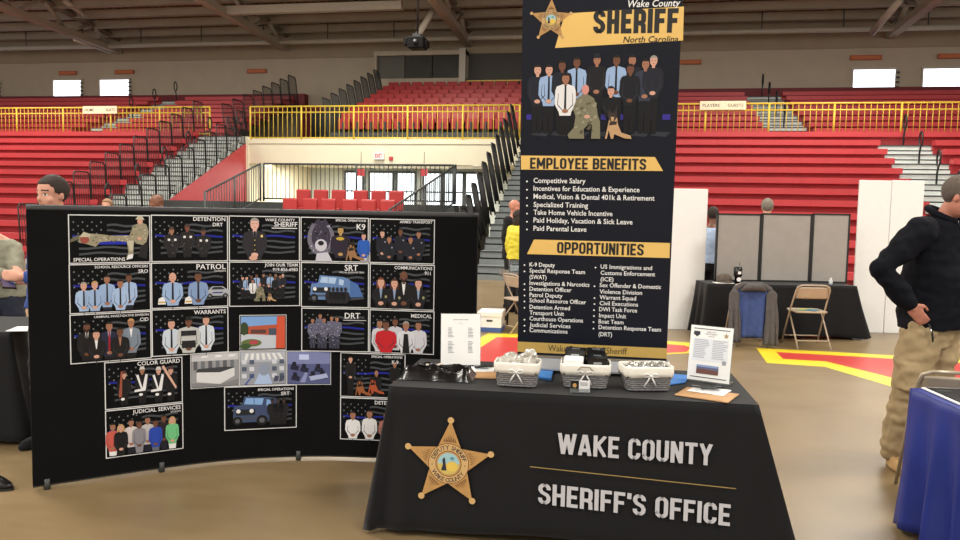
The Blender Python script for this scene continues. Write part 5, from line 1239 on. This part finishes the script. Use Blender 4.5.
for i,(x,y,z) in enumerate([(-.055,-.035,.115),(.0,-.03,.12),(.055,-.03,.118),(-.04,.03,.125),(.04,.032,.128),(.06,.0,.15)]):
    crumple('gift_bag','crumpled clear gift bag in the first basket, %s'%['at the front corner by the folded bag','just behind the bow','at the front corner by the blue paper','at the back by the acrylic flyer','at the back in the middle','heaped highest on the pile'][i],'gift bag',loc_in(b1,x,y,z,rz1),.043,clear,i+1,'clear gift bags in the basket',rz=i)
for i,(x,y) in enumerate([(-.075,-.03),(-.03,-.035),(.015,-.03),(.06,-.035),(-.055,.025),(-.005,.03),(.045,.028),(.08,.02)]):
    crumple('wrapped_packet','silver wrapped packet in the last basket, %s'%['front row, first from the cases','front row, second from the cases','front row, third from the cases','front row, at the blue paper corner','back row, first from the cases','back row, second from the cases','back row, third from the cases','back row, at the flyer corner'][i],'packet',loc_in(b3,x,y,.112,trz+.22),.028,foil,i+21,'silver wrapped packets in the basket',rz=i*.7,flat=.6)
for i,(x,y,z,rz,dx,dy,dz,l) in enumerate([(.055,-.01,.112,.05,.095,.1,.085,'black case with a pale badge mark, in front in the middle basket'),(-.05,.045,.132,-.1,.1,.06,.085,'black case with a pale badge mark, behind the white box'),(.05,.06,.132,-.05,.09,.05,.085,'black case with a pale badge mark, at the back of the middle basket')]):
    a=MB(); a.box((0,0,0),(dx,dy,dz),blackg)
    for k in range(3): a.box((0+(k-1)*.012,-.0,dz/2+.001),(.018-.004*abs(k-1),.02,.001),M_silver)
    a.box((0,-dy/2-.0008,dz*.2),(.04,.001,.012),M_silver)
    q=a.build('gift_case',bevel=.008); q.location=loc_in(b2,x,y,z,trz); q.rotation_euler=(.1,0,trz+rz); tag(q,l,'case','black gift cases in the basket')
a=MB(); a.box((0,0,0),(.095,.09,.07),M_white); q=a.build('gift_box',bevel=.006); q.location=loc_in(b2,-.058,-.035,.108,trz); q.rotation_euler=(.06,0,trz-.04); tag(q,'plain white box beside the black cases in the middle basket','box')
# card holder
p=onT(580,392.5); t=thing('card_holder','small card holder with black and white business cards before the middle basket','card holder',p,trz)
a=MB(); a.bx(-.045,.045,-.004,.0,.004,.058,mat('card_white',(222,222,224),rough=.4)); a.r2(-.045,.004,-.006,.058,ink(20,20,22),l=5); a.e2(-.026,.034,.011,.012,mat('emblem_gold',(206,150,74)),l=5.6,n=5); 
for k in range(3): a.r2(0,.047-k*.006,.035,.0495-k*.006,ink(120,124,130),l=5)
a.build('business_card',t)
a=MB(); a.bx(-.048,.048,-.008,-.0065,0,.02,mat('clear_acrylic',(220,226,228),rough=.05,var=0,trans=.9)); a.bx(-.048,.048,-.008,.03,0,.003,MC['clear_acrylic']); a.bx(-.048,.048,.002,.004,0,.05,MC['clear_acrylic']); a.build('acrylic_base',t)
# acrylic flyer stands
def flyer(label,px0,px1,pyb,rz,draw,lean=.16):
    A=onT(px0,pyb[0]); B=onT(px1,pyb[1]); d=B-A; w=.216; t=thing('flyer_stand',label,'flyer stand',(A+B)/2,math.atan2(d.y,d.x)+rz)
    Rm=Matrix.Rotation(-lean,4,'X')
    a=MB(); a.bx(-w/2,w/2,0,.0008,0,.279,M_white); draw(a,w)
    for i,v in enumerate(a.v): a.v[i]=Rm@(v+Vector((0,0,.006)))
    a.build('paper_flyer',t)
    ac=MC['clear_acrylic']; a=MB(); a.bx(-w/2-.003,w/2+.003,.002,.004,0,.285,ac)
    for i,v in enumerate(a.v): a.v[i]=Rm@(v+Vector((0,0,.003)))
    a.bx(-w/2-.003,w/2+.003,-.01,.09,0,.003,ac); a.build('acrylic_holder',t)
    return t
tg=ink(150,152,160); tgd=ink(70,74,86)
def dr1(a,w):
    a.tw('COUNTY SHERIFF OFFICE',0,.245,.005,tgd,2,'C'); a.tw('AGENCY',0,.225,.004,tg,2,'C'); 
    for g,(z,n) in enumerate(((.2,7),(.125,5),(.09,4))):
        for k in range(n):
            a.r2(-.07,z-k*.008,-.07+R.uniform(.02,.035),z-k*.008+.003,tg,2); a.r2(.04,z-k*.008,.04+R.uniform(.02,.03),z-k*.008+.003,tg,2)
def dr2(a,w):
    a.r2(-w/2+.015,.262,w/2-.015,.266,tgd,2); a.p2([(-.09,.25),(-.06,.25),(-.058,.235),(-.075,.222),(-.092,.235)],ink(50,54,66),2)
    a.tw('BASIC LAW',.0,.247,.006,tgd,2,'C'); a.tw('ENFORCEMENT',.0,.236,.006,tgd,2,'C'); a.tw('TRAINING',.0,.225,.005,tgd,2,'C')
    star_emblem(a,.075,.237,.014,0,l=2,word=False)
    a.r2(-.09,.1,.09,.216,ink(222,226,232),1.4)
    for k in range(11):
        for x in (-.085,.01): a.r2(x,.205-k*.009,x+R.uniform(.055,.082),.205-k*.009+.0045,ink(176,180,190),2)
    a.r2(.065,.09,.085,.11,ink(150,154,160),2.5)
    a.r2(-.062,.035,.05,.08,ink(96,100,130),2.5); a.p2([(-.062,.035),(.05,.035),(.05,.055),(-.02,.06),(-.062,.058)],ink(110,72,66),3); a.r2(-.062,.07,.05,.08,ink(140,160,200),3)
    a.r2(-w/2+.015,.015,w/2-.015,.019,tgd,2)
flyer('clear stand with a plain text sheet, between the folded black bag and first basket',441,480,(366,366),0,dr1)
flyer('clear stand with a printed flyer with badge and photo strip, at the table end',686,729.5,(379.5,385.5),0,dr2)
# clipboards
def clipboard(label,cx,cy,w,d,rz,n):
    t=thing('clipboard',label,'clipboard',onT(cx,cy),trz+rz)
    a=MB(); a.box((0,0,.002),(w,d,.004),mat('tan_hardboard',(186,144,98),rough=.6)); a.build('board',t)
    a=MB(); a.box((0,d/2-.012,.008),(.07,.022,.006),M_silver); a.build('clip',t)
    return t
def sheets(label,cx,cy,w,d,rz,dz,group=None):
    a=MB()
    for k in range(3): a.box((0.002*k,-.003*k,.0008*k),(w,d,.0007),M_white,M=Matrix.Rotation(.06*(k-1),4,'Z'))
    for k in range(8): a.box((0,-d*.35+k*d*.09,.0025),(w*.7,.0015,.0002),tg)
    q=a.build('paper_sheets'); q.location=onT(cx,cy,dz); q.rotation_euler=(0,0,trz+rz); tag(q,label,'paper')
def pen(label,cx,cy,rz,dz,m=blackg):
    t=thing('pen',label,'pen',onT(cx,cy,dz),trz+rz)
    a=MB(); a.tube([(-.065,0,.004),(.045,0,.004),(.06,0,.004)],[.006,.006,.0015],m); a.build('barrel',t)
    a=MB(); a.box((-.045,0,.0095),(.035,.003,.0015),M_silver); a.build('clip',t)
clipboard('tan clipboard with papers beside the first basket',481,374,.16,.22,.1,0)
sheets('white papers on the clipboard beside the first basket',484,370,.13,.13,.25,.005)
pen('black pen on the papers beside the first basket',486,369,.5,.011)
clipboard('tan clipboard with papers in front of the printed flyer',707,395,.25,.2,-.42,0)
sheets('white papers on the clipboard in front of the printed flyer',709,391.5,.17,.14,-.45,.005)
pen('black pen lying across the papers before the printed flyer',713,390.5,.35,.011); pen('second dark pen with silver clip, crossing the black pen before the flyer',705,391.5,-.2,.016,M_dkg)
# blue papers
blu=mat('bright_blue_paper',(58,128,206),rough=.5,var=.05)
for i,(pts,l) in enumerate([([(536,378),(551,381),(553,373),(541,368)],'bright blue folded paper between the first and middle baskets'),([(664,386),(685,383),(690,376),(668,374)],'bright blue leaflet between the last basket and printed flyer')]):
    a=MB(); P=[onT(*q) for q in pts]; c=sum(P,Vector())/4
    a.add([(p.x-c.x,p.y-c.y,.001) for p in P]+[(p.x-c.x,p.y-c.y,.012 if i==0 else .004) for p in P],[(0,3,2,1),(4,5,6,7),(0,1,5,4),(1,2,6,5),(2,3,7,6),(3,0,4,7)],blu)
    q=a.build('leaflet'); q.location=c; tag(q,l,'leaflet')
# folded black bag / garments
p=onT(438,377); t=thing('folded_bag','shiny folded black bag lying flat beside the plain text sheet','bag',p,trz)
gl=mat('shiny_black_film',(18,18,20),rough=.22,var=.15,scale=20,spec=.6)
a=MB(); n=22; vs=[]; 
for j in range(13):
    for i in range(n+1):
        u=i/n-.5; v=j/12-.5; e=min(1,(1-max(abs(u)*2,abs(v)*2))*6)
        z=.035*e+.05*e*max(0,noise.noise(Vector((u*6,v*5,2))))+.022*e*noise.noise(Vector((u*22,v*16,5)))+.002
        if e<=0: z=0.001
        vs.append((u*.375,v*.2,max(.001,z)))
a.add(vs,[(j*(n+1)+i,j*(n+1)+i+1,(j+1)*(n+1)+i+1,(j+1)*(n+1)+i) for j in range(12) for i in range(n)],gl,smooth=True); a.build('wrapped_body',t)
a=MB()
for k,(x,y,r) in enumerate([(-.06,.03,.03),(.03,.04,.035)]):
    pts=[(x+r*math.cos(b)*1.7,y+r*.6*math.sin(b),.052+.006*math.sin(b*2+k)) for b in [PI*2*j/14 for j in range(14)]]
    a.tube(pts,.006,gl,n=6,closed=True)
a.build('looped_strap',t)
a=MB()
for x,y in ((-.055,-.005),(.0,.01),(.01,.03)): a.ell((x,y,.062),(.009,.006,.005),mat('cream_plastic_bead',(226,216,196),rough=.3),8)
a.build('pale_buckle',t)
# ================================================================ RIGHT BLUE TABLE, LEFT BLACK TABLE
def cloth_table(label,label_t,c,w,d,rz,m,hem=.04,seed=1,flx=.09,fly=.05,flxl=None,TH=.74):
    t=thing('folding_table',label_t,'table',c,rz)
    a=MB(); a.bx(-w/2+.03,w/2-.03,-d/2+.03,d/2-.03,TH-.05,TH-.012,MC['white_table_plastic']); a.build('tabletop',t)
    for sx in(-1,1):
        for sy in(-1,1): a=MB(); a.tube([(sx*(w/2-.2),sy*(d/2-.12),TH-.05),(sx*(w/2-.2),sy*(d/2-.1),0)],.016,M_dkg); a.build('leg',t)
    k=cloth('tablecloth',label,w,d,TH+.004,m,flx=flx,fly=fly,hem=hem,seed=seed,frontflat=False,flxl=flxl); k.location=c; k.rotation_euler=(0,0,rz); return k
cA=G(910,389,TH); yb=YAW-.02
vx=Vector((math.cos(yb),math.sin(yb),0)); vy=Vector((-vx.y,vx.x,0))
cR=cA+vx*.8-vy*.55; cR.z=0
cloth_table('shiny royal blue tablecloth on the table before the man in khaki trousers','folding table under the shiny royal blue cloth',cR,1.6,1.1,yb,M_blue,seed=5,flx=.0,fly=.03)
p=cA+vx*.34-vy*.2; t=thing('photo_folder','open dark picture folder with white edges on the royal blue cloth','folder',(p.x,p.y,TH+.009),yb-.03)
a=MB(); a.box((0,0,.003),(.6,.34,.006),M_white); a.build('cover',t)
a=MB(); a.box((0,0,.0075),(.57,.31,.002),ink(18,20,22)); 
for k in range(14): a.box((R.uniform(-.24,.24),R.uniform(-.12,.12),.0088),(R.uniform(.03,.09),R.uniform(.02,.05),.0006),ink(*[(70,76,70),(120,124,120),(44,50,60)][k%3]))
a.build('picture_page',t)
c=G(30,450,0); w0=1.5
cl_=CP(-3.08-.75,5.42)
cloth_table('black tablecloth on the table behind the edge of the curved display','folding table hidden under the black cloth behind the curved display',cl_,1.5,.7,YAW,M_blk,seed=9)
a=MB(); a.box((0,0,.002),(.3,.2,.004),M_white); q=a.build('paper_sheets'); q.location=tuple(CP(-2.98,5.2,TH+.008)); q.rotation_euler=(0,0,YAW+.2); tag(q,'white paper at the corner of the black table behind the curved display','paper')
# ================================================================ FOLDING CHAIRS
def folding_chair(name,label,loc,rz,m=M_tan,group=None):
    """front faces -y"""
    t=thing(name,label,'chair',loc,rz,group=group)
    for s in(-1,1):
        a=MB(); a.tube([(s*.225,-.2,0),(s*.215,-.02,.42),(s*.205,.14,.72),(s*.17,.155,.76)] if 0 else [(s*.225,-.22,0),(s*.215,-.02,.43),(s*.205,.13,.70),(s*.19,.145,.745),(s*.14,.15,.765),(0,.152,.768)],.011,m); a.build('front_leg_frame',t)
        a=MB(); a.tube([(s*.2,.26,0),(s*.195,-.1,.44)],.0105,m); a.build('leg',t)
    a=MB(); a.tube([(-.22,-.18,.1),(.22,-.18,.1)],.008,m); a.build('stretcher',t)
    a=MB(); a.tube([(-.2,.2,.09),(.2,.2,.09)],.008,m); a.build('stretcher',t)
    a=MB(); vs=[]
    for j in range(8):
        for i in range(11):
            u=i/10-.5; v=j/7; vs.append((u*.39,.095+.045*v+.02*(1-4*u*u)-.004,.60+.145*v - (.012*(abs(u)*2)**4 if j==7 else 0)))
    a.add(vs,[(j*11+i,j*11+i+1,(j+1)*11+i+1,(j+1)*11+i) for j in range(7) for i in range(10)],m,smooth=True); o=a.build('backrest',t); o.modifiers.new('s','SOLIDIFY').thickness=.008
    a=MB(); P=rrect(.39,.38,.06); a.add([(x,y-.03,.425+.0*y) for x,y in P]+[(x,y-.03,.445) for x,y in P],[tuple(range(27,-1,-1)),tuple(range(28,56))]+[(i,(i+1)%28,28+(i+1)%28,28+i) for i in range(28)],m); a.build('seat',t,bevel=.004)
    return t
c1=G(806,345.5,0); ch=folding_chair('folding_chair','tan metal folding chair standing open before the grey panel table',c1,YAW+PI-.02)
a=MB(); 
for k,(x,y,r) in enumerate([(-.06,-.02,.2),(.05,.03,.5),(.0,-.05,.9)]): a.box((x,y,.002+k*.002),(.2,.14,.002),[ink(120,150,110),ink(190,180,80),ink(90,130,150)][k],M=Matrix.Rotation(r,4,'Z'))
q=a.build('magazine'); q.location=c1+Vector((0,0,.447)); q.rotation_euler=(0,0,YAW); tag(q,'green and yellow leaflets lying on the tan folding chair seat','magazine')
c2=G(746,343.5,0); folding_chair('folding_chair','metal folding chair hidden under the draped grey jacket',c2,YAW+PI-.08)
c3=G(519,331,0); folding_chair('folding_chair','tan metal folding chair beside the white storage box, half behind the banner',c3,YAW+PI/2+.5)
c4=G(950,440,0)+fw*.02; folding_chair('folding_chair','pale metal folding chair at the royal blue table, in front of the khaki trousers',CP(2.68,4.33,0),YAW+math.radians(161),m=mat('beige_chair_steel',(176,162,140),rough=.35,metal=.3))
# jacket on chair
t=thing('draped_jacket','grey hooded jacket with blue lining draped over a chair back','jacket',c2,YAW-.08)
gj=mat('grey_jacket_fleece',(84,80,80),rough=.95,var=.12,scale=20,bump=.2,bscale=120); bj=mat('blue_jacket_lining',(54,72,124),rough=.85,var=.12,scale=16,bump=.15,bscale=60)
def drape(x0,x1,zt,zb,y0,yb,m,name,seed,wid=1.0,n=20,rows=16,flare=.06,thick=.025):
    a=MB(); vs=[]
    for j in range(rows+1):
        v=j/rows
        for i in range(n+1):
            u=i/n; x=x0+(x1-x0)*u; cx=(x0+x1)/2; x=cx+(x-cx)*(1+flare*v)
            arch=-.05*(2*u-1)**2*(1-v)
            y=y0+(yb-y0)*v+.02*v*math.sin(u*14+seed)+.012*math.sin(u*25+v*5+seed)*v
            vs.append((x,y,zt+(zb-zt)*v+arch))
    a.add(vs,[(j*(n+1)+i,j*(n+1)+i+1,(j+1)*(n+1)+i+1,(j+1)*(n+1)+i) for j in range(rows) for i in range(n)],m,smooth=True)
    o=a.build(name,t); q=o.modifiers.new('s','SOLIDIFY'); q.thickness=thick; q.offset=0; return o
drape(-.17,.17,.76,.12,-.20,-.27,bj,'lining_panel',1,flare=.15)
drape(-.28,-.17,.70,.06,-.22,-.31,gj,'sleeve_panel',2,n=8,flare=.25,thick=.045); drape(.16,.28,.70,.03,-.22,-.30,gj,'sleeve_panel',3,n=8,flare=.35,thick=.045)
a=MB(); a.tube([(-.25,-.2,.62),(-.2,-.19,.71),(-.1,-.2,.765),(.1,-.2,.765),(.2,-.19,.71),(.25,-.2,.62)],[.03,.036,.034,.034,.036,.03],gj,n=10); a.tube([(-.15,-.23,.69),(-.07,-.255,.735),(.07,-.255,.735),(.15,-.23,.69)],[.015,.045,.045,.015],gj,n=10); a.build('hood',t)
a=MB(); vs=[]; drape(-.2,.2,.76,.35,-.10,-.04,gj,'back_panel',5,flare=.1)
# ================================================================ FAR BOOTH
TH2=.705
pA=G(708,284,TH2); pB=G(857,286.5,TH2); dd=(pB-pA); dd.z=0; fwid=dd.length; fe=dd.normalized(); fy=Vector((-fe.y,fe.x,0)); frz=math.atan2(fe.y,fe.x)
fc=(pA+pB)/2+fy*.26; fc.z=0
cloth_table('black tablecloth under the three grey panels behind the folding chair','folding table carrying the three grey panels',fc,fwid,.52,frz,M_blk,seed=12,flx=.17,fly=.03,flxl=.03,TH=TH2)
pn=thing('panel_display','three-panel grey fabric display with black frames standing on a black table','display',fc+Vector((0,0,TH2+.007)),frz)
def fz(px,py,dy):  # pixel on booth plane at local y=dy
    P=Plane(fc+fy*dy,fe,(0,0,1)); return P.uv(px,py)
for i,(xa,xb,ya,yb_) in enumerate([(716,760.3,.08,.18),(760.8,811,.18,.18),(811.5,849,.18,.1)]):
    ua=fz(xa,246,ya)[0]; ub=fz(xb,246,yb_)[0]; zt_=fz((xa+xb)/2,213.5,(ya+yb_)/2)[1]-TH2-.007
    A_=Vector((ua,ya,0)); B_=Vector((ub,yb_,0)); d_=(B_-A_); w_=d_.length; M_=Matrix.Translation(A_)@Matrix.Rotation(math.atan2(d_.y,d_.x),4,'Z')
    a=MB(); a.bx(.02,w_-.02,.004,.02,.02,zt_-.02,M_grey,M=M_); a.build('fabric_panel',pn)
    a=MB(); 
    for q in ((0,.022,0,zt_),(w_-.022,w_,0,zt_),(0,w_,0,.022),(0,w_,zt_-.022,zt_)): a.bx(q[0],q[1],-.004,.028,q[2],q[3],M_dark,M=M_)
    a.build('panel_frame',pn)
def onF(px,py): p=G(px,py,TH2+.009); return p
t=thing('paper_sheets','white papers under the camouflage cap on the far black table','paper',onF(723,283),frz); a=MB(); a.box((0,0,.003),(.24,.16,.006),M_white); a.build('sheet',t)
cam_=mat('brown_camouflage_cloth',(86,76,66),rough=.9,var=.35,scale=30)
t=thing('cap','brown camouflage cap resting on white papers by the tumbler','cap',onF(724,282.5)+Vector((0,0,.008)),frz)
a=MB(); a.lathe([(.1,0),(.102,.03),(.09,.07),(.06,.1),(.02,.112),(.001,.113)],cam_,n=20); a.build('crown',t)
a=MB(); a.add([(.09*math.cos(b),-.06-.09*math.sin(b)*1.2,.012-.01*math.sin(b)) for b in [PI*k/10 for k in range(11)]],[tuple(range(11))],cam_); o=a.build('brim',t); o.modifiers.new('s','SOLIDIFY').thickness=.005
t=thing('tumbler','black insulated tumbler with white label and straw on the far table','tumbler',onF(737.5,283),frz)
a=MB(); a.lathe([(.036,0),(.04,.08),(.055,.1),(.056,.2),(.05,.203)],blackg,n=22); a.build('cup_body',t)
a=MB(); a.lathe([(.05,.203),(.05,.214),(.02,.216)],mat('smoked_lid',(60,60,64),rough=.2),n=20); a.tube([(.01,0,.21),(.02,0,.28)],.004,M_dkg,n=6); a.build('lid',t)
a=MB(); a.e2(0,.05,.03,.028,M_white,l=46,n=16); a.r2(-.02,.12,.022,.155,M_white,l=58); a.build('white_label',t)
t=thing('small_bottle','small clear bottle with white cap before the last grey panel','bottle',onF(830.5,284.5),frz)
a=MB(); a.lathe([(.022,0),(.024,.01),(.024,.055),(.012,.07)],mat('frosted_plastic',(206,212,214),rough=.3),n=16); a.build('bottle_body',t)
a=MB(); a.lathe([(.013,.068),(.013,.088)],M_white,n=14); a.build('cap',t)
# white partition boards
def partition(label,pts,pyb,pyt,group='white partition boards'):
    A_=G(pts[0],pyb,0);B_=G(pts[1],pyb+ (pts[1]-pts[0])*.02,0); d_=B_-A_; H=fz2(A_,pts[0],pyt)
    a=MB(); w_=d_.length; a.bx(0,w_,0,.03,.0,H,M_white); q=a.build('partition_board',bevel=.006); q.location=A_; q.rotation_euler=(0,0,math.atan2(d_.y,d_.x)); tag(q,label,'partition',group)
def fz2(A_,px,py):
    d=ray(px,py); t_=A_.xy.length/Vector((d.x,d.y)).length; return CAM.z+t_*d.z
partition('white partition board behind the banner edge',(652,702.5),329,188)
partition('white partition board beside the grey panels',(851.5,883),332.3,180)
partition('white partition board behind the man in the dark fleece',(883.7,915.5),333,180.2)
# table and storage box seen beside the banner
cB=G(512,330,0)
tt=G(500,275,TH); tcx=tt+rt*.9+fw*.62; tcx.z=0
t=thing('folding_table','grey-topped folding table mostly behind the banner','table',tcx,YAW)
a=MB(); a.box((0,0,TH-.02),(1.8,.7,.04),mat('grey_table_laminate',(92,88,84),rough=.5)); a.build('tabletop',t,bevel=.005)
for sx in(-1,1):
    for sy in(-1,1): a=MB(); a.tube([(sx*.75,sy*.28,TH-.03),(sx*.78,sy*.3,0)],.015,M_dark); a.build('leg',t)
p=G(514,272,TH)+Vector((.03,.12,0)); t=thing('clear_box','clear plastic box with pale papers on the grey table by the yellow jacket','box',(p.x,p.y,TH),YAW)
a=MB()
for q in ((-.12,.12,-.08,-.076,0,.16),(-.12,.12,.076,.08,0,.16),(-.12,-.116,-.08,.08,0,.16),(.116,.12,-.08,.08,0,.16),(-.12,.12,-.08,.08,0,.004)): a.bx(*q,MC['clear_acrylic'])
a.build('acrylic_case',t); a=MB(); a.box((0,0,.05),(.2,.12,.08),M_white); a.box((0,0,.1),(.16,.1,.03),ink(70,80,90)); a.build('papers',t)
p=G(491.5,331.5,0)+fw*.15; t=thing('storage_box','white cardboard storage box with blue base band and lid on the floor','box',p,YAW-.15)
a=MB(); a.box((0,0,.11),(.31,.4,.22),M_white); a.box((0,0,.03),(.314,.404,.06),mat('blue_carton_band',(70,96,150),rough=.7)); a.build('carton',t)
a=MB(); a.box((0,0,.235),(.33,.42,.06),M_white); a.build('lid',t,bevel=.004)
a=MB(); a.box((0,-.2015,.15),(.08,.004,.025),M_dkg); a.box((-.1565,0,.15),(.004,.08,.025),M_dkg); a.build('hand_hole',t)
# ================================================================ LIGHT AND CAMERA
LP=620; EXPO=0.4
w=bpy.data.worlds.new('world'); scene.world=w; w.use_nodes=True
bg=w.node_tree.nodes['Background']; bg.inputs[0].default_value=(1.0,.96,.9,1); bg.inputs[1].default_value=.75
def area(x,y,z,sx,sy,power,col=(1,.95,.86),rx=0):
    l=bpy.data.lights.new('area_lamp','AREA'); l.shape='RECTANGLE'; l.size=sx; l.size_y=sy; l.energy=power; l.color=col
    o=bpy.data.objects.new('area_lamp',l); COL.objects.link(o); o.location=(x,y,z); o.rotation_euler=(rx,0,0); return o
for yy in (-9,-2,6,14,22):  # unseen rows behind the camera are added to brighten the foreground
    for xx in (-22,-8,6):
        area(xx,yy,9.6,3.2,2.2,LP)
# concourse lamps under the balcony
for X in (-12,-9,-6): area(X,29,3.2,1,1,130)
cd=bpy.data.cameras.new('camera'); cam=bpy.data.objects.new('camera',cd); COL.objects.link(cam)
cam.matrix_world=Matrix.Translation(CAM)@Matrix((RR,UU,-F)).transposed().to_4x4()
cd.sensor_width=36; cd.lens=36*FPX/960; cd.clip_end=200; cd.clip_start=.05
scene.camera=cam
scene.view_settings.view_transform='Standard'; scene.view_settings.look='None'; scene.view_settings.gamma=1; scene.view_settings.exposure=EXPO
